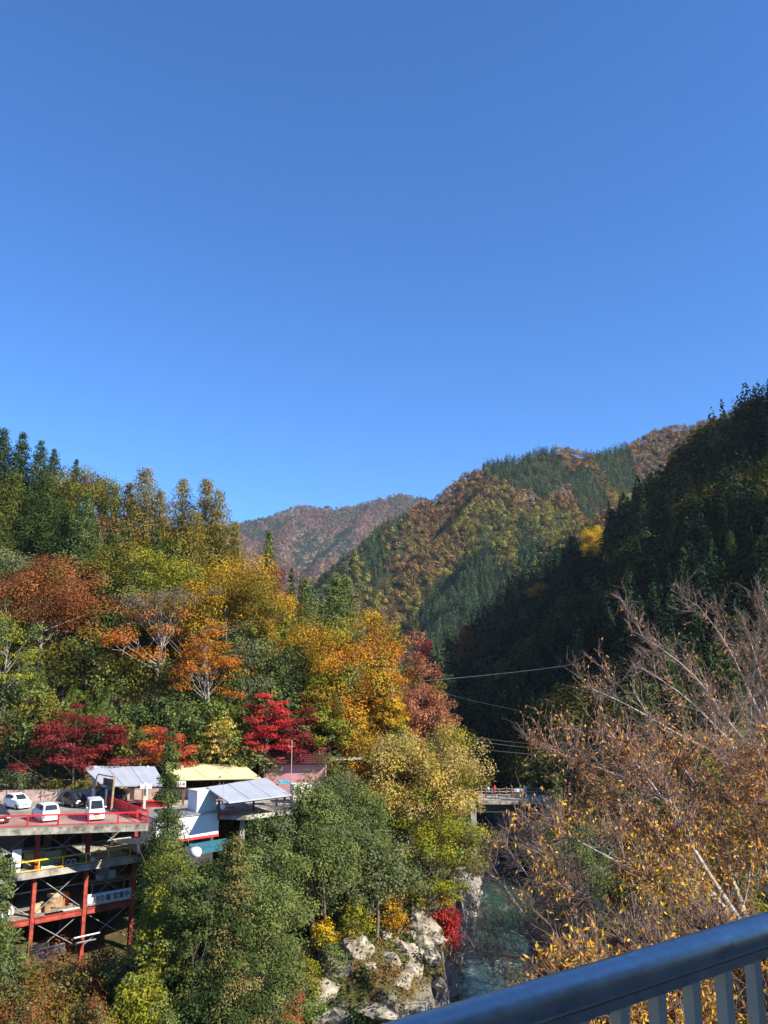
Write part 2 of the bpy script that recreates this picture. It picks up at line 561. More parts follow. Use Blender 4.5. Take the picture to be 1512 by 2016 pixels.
def water_material():
    m = bpy.data.materials.new('river_water')
    m.use_nodes = True
    nt = m.node_tree
    b = nt.nodes['Principled BSDF']
    b.inputs['Roughness'].default_value = 0.12
    tc = nt.nodes.new('ShaderNodeTexCoord')
    mp = nt.nodes.new('ShaderNodeMapping'); mp.inputs['Scale'].default_value = (1.0, 0.35, 1)
    nt.links.new(tc.outputs['Object'], mp.inputs[0])
    n = nt.nodes.new('ShaderNodeTexNoise'); n.inputs['Scale'].default_value = 0.5; n.inputs['Detail'].default_value = 9; n.inputs['Roughness'].default_value = 0.75
    nt.links.new(mp.outputs[0], n.inputs['Vector'])
    cr = nt.nodes.new('ShaderNodeValToRGB')
    e = cr.color_ramp.elements
    e[0].color = (0.014, 0.032, 0.020, 1); e[0].position = 0.0
    e[1].color = (0.34, 0.37, 0.37, 1); e[1].position = 0.78
    k = e.new(0.57); k.color = (0.030, 0.064, 0.042, 1)
    nt.links.new(n.outputs['Fac'], cr.inputs['Fac'])
    nt.links.new(cr.outputs[0], b.inputs['Base Color'])
    n2 = nt.nodes.new('ShaderNodeTexNoise'); n2.inputs['Scale'].default_value = 2.2; n2.inputs['Detail'].default_value = 5
    nt.links.new(mp.outputs[0], n2.inputs['Vector'])
    bp = nt.nodes.new('ShaderNodeBump'); bp.inputs['Strength'].default_value = 0.5; bp.inputs['Distance'].default_value = 0.12
    nt.links.new(n2.outputs['Fac'], bp.inputs['Height']); nt.links.new(bp.outputs[0], b.inputs['Normal'])
    return m


ry = np.arange(-60, 460, 3.0)
rx = river_x(ry)
wv = np.concatenate([np.stack([rx + o, ry, np.full_like(ry, 2.0)], 1) for o in (-6.5, 6.5)])
n_ = len(ry)
i_ = np.arange(n_ - 1)
tag(np_mesh('river', wv, np.stack([i_, i_ + n_, i_ + n_ + 1, i_ + 1], 1), water_material()), kind='structure')


def hill_material(name, stops, scale, scale2):
    "wooded far slopes: patches of tree kinds, each with its own leaf colour"
    m = bpy.data.materials.new(name)
    m.use_nodes = True
    nt = m.node_tree
    b = nt.nodes['Principled BSDF']
    b.inputs['Roughness'].default_value = 1.0
    b.inputs['Specular IOR Level'].default_value = 0.0
    tc = nt.nodes.new('ShaderNodeTexCoord')
    mp = nt.nodes.new('ShaderNodeMapping'); mp.inputs['Scale'].default_value = (1.0, 0.45, 1); mp.inputs['Rotation'].default_value = (0, 0, 0.5)
    nt.links.new(tc.outputs['Object'], mp.inputs[0])
    n = nt.nodes.new('ShaderNodeTexNoise'); n.inputs['Scale'].default_value = scale; n.inputs['Detail'].default_value = 5; n.inputs['Roughness'].default_value = 0.55
    nt.links.new(mp.outputs[0], n.inputs['Vector'])
    n2 = nt.nodes.new('ShaderNodeTexNoise'); n2.inputs['Scale'].default_value = scale2; n2.inputs['Detail'].default_value = 3
    nt.links.new(tc.outputs['Object'], n2.inputs['Vector'])
    ma = nt.nodes.new('ShaderNodeMath'); ma.operation = 'MULTIPLY_ADD'; ma.inputs[1].default_value = 0.16
    nt.links.new(n2.outputs['Fac'], ma.inputs[0]); nt.links.new(n.outputs['Fac'], ma.inputs[2])
    cr = nt.nodes.new('ShaderNodeValToRGB')
    el = cr.color_ramp.elements
    el[0].position, el[0].color = stops[0][0], (*stops[0][1], 1)
    el[1].position, el[1].color = stops[-1][0], (*stops[-1][1], 1)
    for p_, c_ in stops[1:-1]:
        q_ = el.new(p_); q_.color = (*c_, 1)
    nt.links.new(ma.outputs[0], cr.inputs['Fac'])
    nt.links.new(cr.outputs[0], b.inputs['Base Color'])
    return m


M['mid_floor'] = hill_material('mountain_floor', [(0.4, (0.02, 0.028, 0.012)), (0.62, (0.045, 0.036, 0.018)), (0.8, (0.06, 0.04, 0.02))], 0.01, 0.2)
mid_x = np.arange(-330, 560, 6.0)
mid_y = np.arange(470, 1060, 6.0)
tag(grid_mesh('mountain', mid_x, mid_y, mid_z, M['mid_floor']), kind='structure')

FAR_CRESTS = [
    (crest([(200, 1050, 2500), (470, 1024, 2500), (530, 1010, 2520), (580, 998, 2540), (640, 1000, 2560), (690, 1001, 2580), (735, 985, 2600), (790, 976, 2620),
            (850, 988, 2600), (1000, 1020, 2600), (1200, 1060, 2650)], 4), 0.8),
    (crest([(580, 1000, 2530), (560, 1060, 2300), (530, 1120, 2050)], 8), 0.75),
    (crest([(735, 990, 2590), (690, 1050, 2300), (640, 1100, 2050), (610, 1140, 1900)], 10), 0.8),
    (crest([(660, 1003, 2560), (600, 1080, 2250), (560, 1130, 2050)], 26), 0.8),
    (crest([(810, 985, 2600), (750, 1050, 2350), (690, 1110, 2100), (640, 1150, 1900)], 16), 0.8),
    (crest([(470, 1030, 2490), (490, 1090, 2250), (500, 1150, 1900)], 8), 0.75),
    (crest([(440, 1170, 1500), (560, 1135, 1540), (640, 1165, 1560)], 4), 0.6),
]


def far_z(x, y):
    h = np.full(x.shape, -20.0)
    for c, k in FAR_CRESTS:
        h = np.maximum(h, wedge(x, y, c, k))
    r = np.random.default_rng(3).random(x.shape)
    return h + (fbm(x * 0.006, y * 0.006, 4) - 0.5) * 50 + (fbm(x * 0.05, y * 0.05, 3) - 0.5) * 14 + (r - 0.5) * 4.5


M['far'] = hill_material('far_woods', [(0.40, (0.025, 0.04, 0.028)), (0.475, (0.03, 0.045, 0.03)), (0.49, (0.095, 0.06, 0.045)), (0.60, (0.125, 0.075, 0.055)),
                                       (0.66, (0.14, 0.10, 0.065)), (0.74, (0.10, 0.055, 0.045))], 0.0045, 0.05)
tag(grid_mesh('far_mountain', np.arange(-700, 900, 5.0), np.arange(1350, 2760, 6.0), far_z, M['far']), kind='structure')


# ------------------------------------------------------------------ foliage
def unit(a):
    return a / np.maximum(np.linalg.norm(a, axis=1, keepdims=True), 1e-9)


def leaf_quads(c, n, a, b, col, rng, axis=None):
    "one leaf-shaped face per row: centre C, normal N, half length A, half width B"
    k = len(c)
    t = rng.normal(size=(k, 3)) if axis is None else axis + rng.normal(size=(k, 3)) * 0.35
    t = unit(t - n * (t * n).sum(1, keepdims=True))
    w = np.cross(n, t)
    a = np.asarray(a).reshape(-1, 1)
    b = np.asarray(b).reshape(-1, 1)
    v = np.stack([c - t * a, c + w * b - t * a * 0.15, c + t * a, c - w * b - t * a * 0.15], 1).reshape(-1, 3)
    q = np.arange(4 * k).reshape(k, 4)
    return v, q, np.repeat(col, 4, axis=0)


def pick(pal, k, rng):
    cols = np.array([p[0] for p in pal], float)
    w = np.array([p[1] for p in pal], float)
    return cols[rng.choice(len(pal), size=k, p=w / w.sum())]


def clumps_to_leaves(cc, cr, flat, ccol, n, leaf, rng, up=0.5, droop=0.0, slim=0.62, wp=2.0):
    w = cr ** wp
    idx = rng.choice(len(cc), size=n, p=w / w.sum())
    d = unit(rng.normal(size=(n, 3)))
    rad = rng.random(n) ** 0.32
    off = d * rad[:, None] * cr[idx][:, None]
    off[:, 2] *= flat[idx] if hasattr(flat, '__len__') else flat
    c = cc[idx] + off
    nrm = unit(d * 0.9 + np.array([0, 0, up * 0.8]) + rng.normal(size=(n, 3)) * 0.34)
    ax = None
    if droop:
        ax = unit(d * np.array([1, 1, 0.2]) + np.array([0, 0, -droop]))
    col = ccol[idx] * (0.86 + 0.28 * rng.random((n, 1)))
    sz = leaf * (0.6 + 0.8 * rng.random(n)) * 0.5
    return leaf_quads(c, nrm, sz, sz * slim, col, rng, ax)


def crown_broad(T, R, cb, n, leaf, pal, rng, flat=0.72, csize=0.27, K=None, top_pal=None, lumps=0.28, hollow=0.45, oval=1.0):
    """clumps of leaves spread through a lumpy egg from the height CB*T to T"""
    Hc = T * (1 - cb) / 2
    zc = T * cb + Hc
    K = int((K or 72) * min(2.2, max(1.0, Hc / R)))
    d = unit(rng.normal(size=(K, 3)))
    d[:, 2] = np.where(d[:, 2] < -0.55, -d[:, 2], d[:, 2])
    ph = rng.random(6) * 6.28
    ang = np.arctan2(d[:, 1], d[:, 0])
    env = 1 + lumps * (np.sin(2 * ang + ph[0] + 2 * d[:, 2]) * 0.5 + np.sin(3 * ang + ph[1] - 3 * d[:, 2]) * 0.5 + 0.5 * np.sin(5 * d[:, 2] + ph[2]))
    r = (hollow + (1 - hollow) * rng.random(K) ** 0.6) * env * (1 - csize * 0.6)
    cr = min(R, Hc * 1.3) * csize * (0.55 + 0.75 * rng.random(K))
    hz_ = np.sqrt(np.maximum(1e-4, 1 - d[:, 2] ** 2))
    full = np.where(d[:, 2] < 0, hz_ ** -0.5, hz_ ** -0.15)
    cc = d * r[:, None] * np.array([R, R * oval, Hc])
    cc[:, :2] *= full[:, None]
    cc[:, 2] += zc
    ccol = pick(pal, K, rng)
    if top_pal:
        tcol = pick(top_pal, K, rng)
        f = np.clip((cc[:, 2] - T * 0.62) / (T * 0.2) + rng.normal(size=K) * 0.35, 0, 1)[:, None]
        ccol = ccol * (1 - f) + tcol * f
    ccol = ccol * (0.8 + 0.4 * rng.random((K, 1)))
    return clumps_to_leaves(cc, cr, flat, ccol, n, leaf, rng) + (cc, cr)


def crown_conifer(T, R, cb, n, leaf, pal, rng, levels=None, power=0.85, csize=0.34, droop=0.5, ragged=0.25, tip=0.03):
    "whorls of drooping tufts that shorten towards the tip"
    levels = levels or int(16 + T * 0.8)
    cc, cr, fl = [], [], []
    for L in range(levels):
        f = (L + rng.random() * 0.6) / levels
        z = T * (cb + (1 - cb) * f)
        ln = R * ((1 - f) ** power * (1 - tip) + tip) * (1 + ragged * (rng.random() - 0.5))
        if f < 0.12:
            ln *= 0.6 + f * 3.3
        nb = int(4 + 5 * (1 - f))
        a0 = rng.random() * 6.28
        for k in range(nb):
            a = a0 + 6.28 * k / nb + rng.normal() * 0.2
            l2 = ln * (0.72 + 0.45 * rng.random())
            for q in ((0.92, 0.62, 0.3) if f < 0.85 else (0.75, 0.35)):
                rr = l2 * q
                cc.append((math.cos(a) * rr, math.sin(a) * rr, z - rr * droop * 0.45 + rng.normal() * 0.1))
                cr.append(max(l2 * csize * (1.15 if q > 0.6 else 1.0), R * 0.17))
                fl.append(0.75)
    cc.append((0, 0, T - R * 0.2)); cr.append(R * 0.13); fl.append(2.0)
    cc, cr, fl = np.array(cc), np.array(cr), np.array(fl)
    ccol = pick(pal, len(cc), rng) * (0.82 + 0.36 * rng.random((len(cc), 1)))
    return clumps_to_leaves(cc, cr, fl, ccol, n, leaf, rng, up=0.45, droop=0.35, slim=0.5, wp=1.3) + (cc, cr)


def crown_bamboo(T, R, n, leaf, pal, rng, culms=9):
    cc, cr, stems = [], [], []
    for k in range(culms):
        a = rng.random() * 6.28
        lean = R * (0.35 + 0.65 * rng.random())
        h = T * (0.8 + 0.2 * rng.random())
        pts = []
        for t in np.linspace(0, 1, 9):
            rr = lean * t ** 2.4
            pts.append((math.cos(a) * (rr + 0.25), math.sin(a) * (rr + 0.25), h * (t - 0.16 * t ** 4)))
        stems.append(pts)
        for t in np.linspace(0.42, 1.04, 9):
            rr = lean * t ** 2.4 + 0.25
            cc.append((math.cos(a) * rr, math.sin(a) * rr, h * (t - 0.16 * t ** 4) - 0.12 * R * rng.random()))
            cr.append(R * 0.26 * (1.15 - 0.55 * t))
    cc, cr = np.array(cc), np.array(cr)
    ccol = pick(pal, len(cc), rng) * (0.85 + 0.3 * rng.random((len(cc), 1)))
    return clumps_to_leaves(cc, cr, 0.7, ccol, n, leaf, rng, up=0.6, droop=1.2, slim=0.3) + (cc, cr, stems)


def limb_mesh(T, cb, cc, cr, rng, rad, lean=(0, 0), nl=14, fork=0.35, sub=2):
    "a tapered trunk with limbs that reach into the clumps of the crown"
    mb = MB()
    top = T * (cb + (1 - cb) * 0.55)
    sway = rng.normal(size=2) * T * 0.02
    tp = []
    for t in np.linspace(0, 1, 7):
        tp.append((lean[0] * t + sway[0] * math.sin(3 * t), lean[1] * t + sway[1] * math.sin(3 * t), -0.8 + (top + 0.8) * t))
    mb.tube(tp, [rad * (1.25 - 0.95 * t ** 0.8) for t in np.linspace(0, 1, 7)], 6)
    order = rng.permutation(len(cc))[:nl]
    for j in order:
        e = Vector(cc[j])
        f = max(fork, min(0.95, (e.z / top) * 0.72)) if top > 0 else 0.5
        s = Vector(tp[0]).lerp(Vector(tp[-1]), f)
        mid = s.lerp(e, 0.5) + Vector((0, 0, -0.06 * (e - s).length)) + Vector(rng.normal(size=3) * 0.05 * (e - s).length)
        r0 = rad * (0.5 - 0.3 * f)
        mb.tube([s, mid, e], [r0, r0 * 0.6, r0 * 0.22], 4, caps=False)
        for _ in range(sub):
            q = mid.lerp(e, rng.random() * 0.7)
            g = e + Vector(rng.normal(size=3)) * cr[j] * 0.9
            mb.tube([q, q.lerp(g, 0.5) + Vector(rng.normal(size=3)) * 0.1, g], [r0 * 0.4, r0 * 0.28, r0 * 0.12], 3, caps=False)
    return mb


C = dict(
    cedar=(0.038, 0.062, 0.020), cedar2=(0.065, 0.090, 0.024), cedar_brown=(0.16, 0.13, 0.045), larch=(0.24, 0.19, 0.045), green=(0.115, 0.148, 0.044), green2=(0.165, 0.192, 0.052), grey_green=(0.135, 0.155, 0.070),
    olive=(0.13, 0.125, 0.022), olive2=(0.17, 0.14, 0.025), gold=(0.36, 0.20, 0.022), gold2=(0.43, 0.26, 0.025), orange=(0.46, 0.165, 0.022), orange2=(0.40, 0.12, 0.025),
    rust=(0.20, 0.070, 0.026), rust2=(0.26, 0.10, 0.035), pinkbrown=(0.30, 0.125, 0.065), pink2=(0.36, 0.15, 0.085), maroon=(0.155, 0.022, 0.022), maroon2=(0.22, 0.04, 0.035),
    red=(0.42, 0.036, 0.036), red2=(0.34, 0.06, 0.035), scarlet=(0.44, 0.12, 0.045), yg=(0.20, 0.21, 0.022), yg2=(0.28, 0.25, 0.028), yellow=(0.62, 0.40, 0.025), lemon=(0.62, 0.46, 0.12),
    bamboo=(0.11, 0.16, 0.028), bamboo2=(0.17, 0.20, 0.035), tan=(0.40, 0.30, 0.10), tan2=(0.46, 0.33, 0.07), greybrown=(0.16, 0.12, 0.085), twig=(0.17, 0.09, 0.065))
PAL = {
    'cedar': [('cedar', 3), ('cedar2', 2)], 'cedar_lit': [('cedar2', 3), ('green2', 1), ('cedar', 1)], 'cedar_bright': [('green', 3), ('green2', 1.5), ('cedar2', 1)], 'cedar_olive': [('cedar2', 2), ('olive', 2), ('cedar', 1)],
    'cedar_brown': [('cedar2', 2), ('cedar_brown', 2), ('cedar', 1)],
    'evergreen': [('green', 3), ('green2', 2), ('grey_green', 1)], 'evergreen_dark': [('green', 3), ('cedar', 2)], 'grey_green': [('grey_green', 3), ('green', 1)],
    'olive': [('olive', 3), ('olive2', 2), ('green2', 1)], 'larch': [('larch', 4), ('olive2', 2), ('gold', 0.8), ('green2', 0.6)],
    'gold': [('gold', 3), ('gold2', 2), ('olive2', 2)], 'gold_green': [('gold', 2), ('olive2', 3), ('yg', 2)], 'orange': [('orange', 3), ('gold', 2), ('orange2', 2)],
    'amber': [('gold2', 3), ('orange', 2), ('gold', 3), ('yg2', 1)], 'rust': [('rust', 3), ('rust2', 3), ('olive', 0.6)], 'pinkbrown': [('pinkbrown', 3), ('pink2', 2), ('rust2', 1), ('olive2', 0.6)],
    'maroon': [('maroon', 3), ('maroon2', 2)], 'red': [('red', 4), ('red2', 2)], 'scarlet': [('scarlet', 3), ('red2', 2), ('orange', 1)],
    'yg': [('yg', 3), ('yg2', 2), ('green2', 1)], 'yg_green': [('yg', 2), ('green', 2), ('green2', 2), ('yg2', 1)], 'yellow': [('yellow', 3), ('yg2', 1)], 'ginkgo': [('yellow', 4), ('gold2', 1)], 'lemon': [('lemon', 3), ('yg2', 1), ('gold2', 1)],
    'bamboo': [('bamboo', 3), ('bamboo2', 2), ('green', 1)], 'tan': [('tan', 3), ('tan2', 3), ('olive2', 1), ('yg', 1)], 'brown_olive': [('rust', 2), ('olive', 3), ('cedar_brown', 3), ('rust2', 1)],
    'greybrown': [('greybrown', 3), ('rust', 1), ('olive', 1)], 'twig': [('twig', 3), ('rust', 1)],
}
PAL = {k: [(C[a], w) for a, w in v] for k, v in PAL.items()}
N_LEAVES = [0]


def leaf_count(T, R, cb, depth, leaf, dens):
    ppm = 815.0 / depth
    area = 2 * R * T * (1 - cb) * ppm * ppm * 0.8
    n = int(min(60000, max(150, dens * area / (leaf * ppm) ** 2)))
    N_LEAVES[0] += n
    return n


def tree(kind, px, py, depth, wpx, pal, label, name=None, cat='tree', cb=0.25, leaf=None, dens=8.0, seed=None, group=None, base=None, trunk=None,
         bark='bark', lean=0.0, nl=14, top_pal=None, **kw):
    "a tree whose tip is seen at photo pixel px, py when it stands DEPTH metres ahead"
    tip = P(px, py, depth)
    if kind not in ('cedar', 'larch', 'bamboo', 'shrub') and depth < 125:
        rv = float(river_x(depth))
        if px < 960 and tip.x + lean > rv - 6.5:
            lean = rv - 6.5 - tip.x
        elif 960 <= px and tip.x + lean < rv + 6.5:
            lean = rv + 6.5 - tip.x
    bx = tip.x + lean
    z0 = gz(bx, depth) if base is None else base
    T = tip.z - z0
    R = wpx / 2.0 * depth / FPX * 1.02
    seed = seed if seed is not None else int(px * 7 + py * 13 + depth)
    rng = np.random.default_rng(seed)
    leaf = leaf or max(0.14, (1.9 if kind == 'cedar' else 2.0) * depth / 815.0)
    n = leaf_count(T, R, cb, depth, leaf, dens * (2.0 if kind in ('cedar', 'larch') else 1.0))
    name = name or {'cedar': 'cedar_tree', 'larch': 'conifer_tree', 'maple': 'maple_tree', 'bamboo': 'bamboo_clump', 'shrub': 'shrub'}.get(kind, 'broadleaf_tree')
    root = empty(name, (bx, depth, z0), 0, label, cat, group)
    p, tp = PAL[pal], (PAL[top_pal] if top_pal else None)
    lm = M['leaf']
    off = np.array([-lean, 0.0, 0.0])
    stems = None
    if kind in ('cedar', 'larch'):
        R *= 1.5 if kind == 'larch' else 1.22
        v, q, c, cc, cr = crown_conifer(T, R, cb, n, leaf, p, rng, **kw)
        lm = M['needle'] if kind == 'cedar' else lm
    elif kind == 'bamboo':
        v, q, c, cc, cr, stems = crown_bamboo(T, R, n, leaf, p, rng, **kw)
    elif kind == 'maple':
        args = dict(flat=0.30, csize=0.34, K=46, lumps=0.3, hollow=0.3); args.update(kw)
        v, q, c, cc, cr = crown_broad(T, R, cb, n, leaf, p, rng, top_pal=tp, **args)
    else:
        v, q, c, cc, cr = crown_broad(T, R, cb, n, leaf, p, rng, top_pal=tp, **kw)
    if lean and kind not in ('cedar', 'larch', 'bamboo'):
        v = v + off; cc = cc + off
    np_mesh('crown', v, q, lm, root, c)
    if stems:
        mb = MB()
        for s in stems:
            mb.tube(s, [0.045 * (1.1 - 0.09 * k) for k in range(len(s))], 4)
        mb.build('stem', M['culm'], root, smooth=True)
    elif kind in ('cedar', 'larch'):
        rad = trunk or max(0.08, T * 0.009)
        mb = MB().tube([(0, 0, -1), (0, 0, T * 0.5), (0, 0, T * 0.97)], [rad * 1.2, rad * 0.7, rad * 0.1], 7)
        for j in rng.permutation(len(cc))[:26]:
            e = Vector(cc[j])
            mb.tube([(0, 0, e.z + 0.25 * math.hypot(e.x, e.y)), e], [rad * 0.25, rad * 0.06], 3, caps=False)
        mb.build('trunk', M[bark], root, smooth=True)
    elif kind == 'shrub':
        limb_mesh(T, cb, cc, cr, rng, trunk or max(0.03, T * 0.02), nl=8, sub=1).build('stem', M[bark], root, smooth=True)
    else:
        limb_mesh(T, cb, cc, cr, rng, trunk or max(0.10, T * 0.017), lean=(-lean, 0), nl=nl).build('trunk', M[bark], root, smooth=True)
    return root

# ------------------------------------------------------------------ woods on the slopes
def horizon_cull(x, y, ztop, zfn, y0, steps=60, slack=4.0):
    "True where the tree top rises above the ground between it and the bridge"
    ok = np.ones(len(x), bool)
    for t in np.linspace(0.0, 0.97, steps):
        f = (y0 + (y - y0) * t) / y
        ok &= (EYE + (ztop - EYE) * f) > zfn(x * f, y * f) - slack
    return ok


def forest_mesh(name, x, y, z, h, r, con, col, leaf, n_con, n_dec, rng, label=None, adapt=0.0):
    "many far trees: each a cone or a lumpy dome of leaf clumps"
    vs, qs, cs, base = [], [], [], 0
    for is_con in (True, False):
        s = np.where(con == is_con)[0]
        k = n_con if is_con else n_dec
        if not len(s):
            continue
        if adapt:
            lf_ = np.clip(adapt * y, leaf * 0.4, leaf * 1.6)
            cnt = np.clip(k * (r / lf_) ** 2 * (h / r) * 0.30, 40, 900).astype(int)
            idx = np.repeat(s, cnt[s])
            lsz = lf_[idx]
        else:
            idx = np.repeat(s, k)
            lsz = leaf * np.sqrt(r[idx] / r.mean())
        m = len(idx)
        a = rng.random(m) * 6.283
        if is_con:
            f = 1 - np.sqrt(rng.random(m)) * 0.98
            rr = r[idx] * ((1 - f) ** 0.8) * (0.75 + 0.35 * rng.random(m))
            c = np.stack([x[idx] + np.cos(a) * rr, y[idx] + np.sin(a) * rr, z[idx] + h[idx] * (0.12 + 0.88 * f)], 1)
            nrm = unit(np.stack([np.cos(a), np.sin(a), np.full(m, 0.55)], 1) + rng.normal(size=(m, 3)) * 0.3)
        else:
            d = unit(rng.normal(size=(m, 3)))
            d[:, 2] = np.where(d[:, 2] < -0.35, -d[:, 2], d[:, 2])
            ph = (idx * 2.399) % 6.283
            an = np.arctan2(d[:, 1], d[:, 0])
            env = 1 + 0.22 * np.sin(3 * an + ph + 2 * d[:, 2]) + 0.18 * np.sin(5 * d[:, 2] + 2 * ph)
            rad = env * (0.78 + 0.25 * rng.random(m))
            hh = h[idx] * 0.40
            c = np.stack([x[idx] + d[:, 0] * r[idx] * rad, y[idx] + d[:, 1] * r[idx] * rad, z[idx] + h[idx] * 0.58 + d[:, 2] * hh * rad], 1)
            nrm = unit(d + np.array([0, 0, 0.3]) + rng.normal(size=(m, 3)) * 0.3)
        co = col[idx] * (0.72 + 0.56 * rng.random((m, 1)))
        sz = lsz * (0.6 + 0.7 * rng.random(m))
        v, q, cc = leaf_quads(c, nrm, sz, sz * 0.62, co, rng)
        vs.append(v); qs.append(q + base); cs.append(cc)
        base += len(v)
    o = np_mesh(name, np.concatenate(vs), np.concatenate(qs), M['needle'], None, np.concatenate(cs))
    N_LEAVES[0] += base // 4
    return tag(o, label, kind='stuff')


def woods_colour(con, f, rng, k):
    pal_c = np.array([(0.034, 0.058, 0.026), (0.042, 0.070, 0.028), (0.036, 0.060, 0.034)])
    pal_d = np.array([C['olive'], C['olive2'], (0.155, 0.085, 0.038), (0.175, 0.10, 0.045), (0.18, 0.105, 0.04), (0.13, 0.085, 0.038), C['greybrown'], (0.10, 0.095, 0.03), (0.065, 0.085, 0.03)])
    i = np.clip((f + rng.normal(size=k) * 0.10) * 1.0, 0, 0.999)
    order = np.array([8, 7, 0, 1, 5, 2, 4, 3, 6])
    d = pal_d[order[(i * 9).astype(int)]] * 1.45
    c = pal_c[rng.integers(0, 3, k)] * 1.25
    return np.where(con[:, None], c, d) * (0.5 + 1.0 * rng.random((k, 1)) ** 1.3)


# the mountain across the valley
rg = np.random.default_rng(21)
cand = 26000
wy = rg.uniform(500, 1010, cand)
wx = rg.uniform(-0.26, 0.50, cand) * wy
wz = mid_z(wx, wy)
keep = wz > 2
wx, wy, wz = wx[keep], wy[keep], wz[keep]
kk = len(wx)
patch = fbm(wx * 0.019 + 3, wy * 0.009 + 8, 3) + 0.05 * (rg.random(kk) - 0.5)
low = np.clip((95 - (wz - EYE)) / 120, -0.5, 0.5)
con = (patch + 0.16 * low) > 0.512
wh = np.where(con, rg.uniform(10, 15, kk), rg.uniform(7, 11, kk))
wr = np.where(con, rg.uniform(1.9, 2.9, kk), rg.uniform(2.2, 3.9, kk))
vis = horizon_cull(wx, wy, wz + wh, mid_z, 420)
wx, wy, wz, con, wh, wr = wx[vis], wy[vis], wz[vis], con[vis], wh[vis], wr[vis]
kk = len(wx)
hue = np.clip((fbm(wx * 0.02 + 40, wy * 0.02, 3) - 0.25) * 1.5 + np.clip((wz - 170) / 500, -0.25, 0.2) + 0.12, 0, 1)
forest_mesh('forest', wx, wy, wz - 1, wh, wr, con, woods_colour(con, hue, rg, kk), 0.55, 104, 124, rg, 'autumn forest with cedar belts covering the mountain across the valley')
print('mountain trees', kk)

# the far ridge: crowns only a few pixels wide
k = 26000
fy = rg.uniform(1450, 2720, k)
fx = rg.uniform(-0.22, 0.10, k) * fy
fz = far_z(fx, fy)
vis = horizon_cull(fx, fy, fz + 8, far_z, 1400, 40)
fx, fy, fz = fx[vis], fy[vis], fz[vis]
k = len(fx)
fn = fbm(fx * 0.006 + 9, fy * 0.003, 2)
fcon = fn < 0.36
fcol = np.where(fcon[:, None], np.array([(0.028, 0.045, 0.030)]), np.array([(0.17, 0.09, 0.065), (0.14, 0.075, 0.055), (0.18, 0.11, 0.07), (0.13, 0.06, 0.05)])[rg.integers(0, 4, k)]) * (0.9 + 0.25 * rg.random((k, 1)))
forest_mesh('far_woods', fx, fy, fz - 1, np.full(k, 10.0) * (0.7 + 0.6 * rg.random(k)), np.full(k, 4.6) * (0.7 + 0.6 * rg.random(k)), fcon, fcol, 2.2, 10, 10, rg, 'bare brown woods covering the far ridge at the head of the valley')

# trees of the far bank that stand out from the mass: found by walking along the line of sight until the ground is H below it
SLOPE_FEAT = [
    (('broad', 1163, 1040, 13, 48, 'ginkgo', 'bright golden ginkgo tree standing alone high on the wooded slope', 'ginkgo_tree'), {'cb': 0.05, 'dens': 9, 'leaf': 0.45, 'flat': 0.85, 'lumps': 0.5, 'K': 34, 'csize': 0.34}),
    (('broad', 1066, 1146, 9, 60, 'orange', 'round orange tree on the wooded slope below the golden ginkgo'), {'cb': 0.1, 'leaf': 0.5}),
    (('broad', 918, 1222, 8, 46, 'rust', 'low rust brown tree where the slope meets the valley floor'), {'cb': 0.1, 'leaf': 0.5}),
    (('broad', 1300, 1046, 7, 44, 'orange', 'small salmon orange tree among evergreens on the upper slope'), {'cb': 0.3, 'leaf': 0.5}),
    (('broad', 1222, 1090, 8, 66, 'greybrown', 'half bare grey brown tree near the golden ginkgo'), {'cb': 0.2, 'leaf': 0.5, 'dens': 5}),
    (('broad', 1260, 985, 9, 80, 'olive', 'olive tree catching sun on the shoulder of the dark ridge'), {'cb': 0.1, 'leaf': 0.5}),
    (('broad', 1350, 960, 9, 90, 'olive', 'dull gold tree on the shoulder under the dark ridge'), {'cb': 0.1, 'leaf': 0.5}),
    (('broad', 1235, 1130, 8, 70, 'grey_green', 'grey green evergreen crown below the half bare tree'), {'cb': 0.1, 'leaf': 0.5}),
    (('broad', 1420, 815, 9, 62, 'orange', 'flat topped orange tree near the top of the dark ridge'), {'cb': 0.5, 'leaf': 0.4, 'dens': 5}),
    (('broad', 1450, 905, 7, 36, 'rust', 'small rust tree half way up the dark ridge'), {'cb': 0.4, 'leaf': 0.4}),
    (('cedar', 1144, 1262, 13, 34, 'cedar_lit', 'slender sunlit cedar standing alone before the dark gorge slope'), {'cb': 0.02, 'leaf': 0.36, 'dens': 8, 'power': 0.5}),
    (('cedar', 1436, 1046, 12, 50, 'cedar_lit', 'broad sunlit cedar on the dark slope above the bare cherry trees'), {'cb': 0.05, 'leaf': 0.36, 'dens': 8}),
    (('cedar', 1163, 1138, 9, 26, 'cedar_lit', 'small pointed cedar below the golden ginkgo'), {'cb': 0.05, 'leaf': 0.4}),
    (('cedar', 1126, 1162, 9, 24, 'cedar_lit', 'second small pointed cedar beside the orange tree on the slope'), {'cb': 0.05, 'leaf': 0.4}),
    (('cedar', 1292, 1140, 9, 28, 'cedar_lit', 'small sunlit cedar in the middle of the dark slope'), {'cb': 0.05, 'leaf': 0.4}),
    (('cedar', 1406, 1142, 8, 30, 'cedar_lit', 'short sunlit cedar just above the tips of the bare cherry tree'), {'cb': 0.05, 'leaf': 0.4}),
    (('cedar', 1458, 1136, 8, 34, 'cedar_lit', 'stout sunlit cedar beside the short one above the bare cherry tree'), {'cb': 0.05, 'leaf': 0.4}),
    (('cedar', 1087, 1225, 7, 18, 'cedar_lit', 'tiny cedar with a sunlit tip deep in the shaded slope'), {'cb': 0.05, 'leaf': 0.4}),
    (('broad', 1090, 1362, 6, 34, 'olive', 'small olive tree catching sun low on the dark gorge slope'), {'cb': 0.2, 'leaf': 0.4}),
]


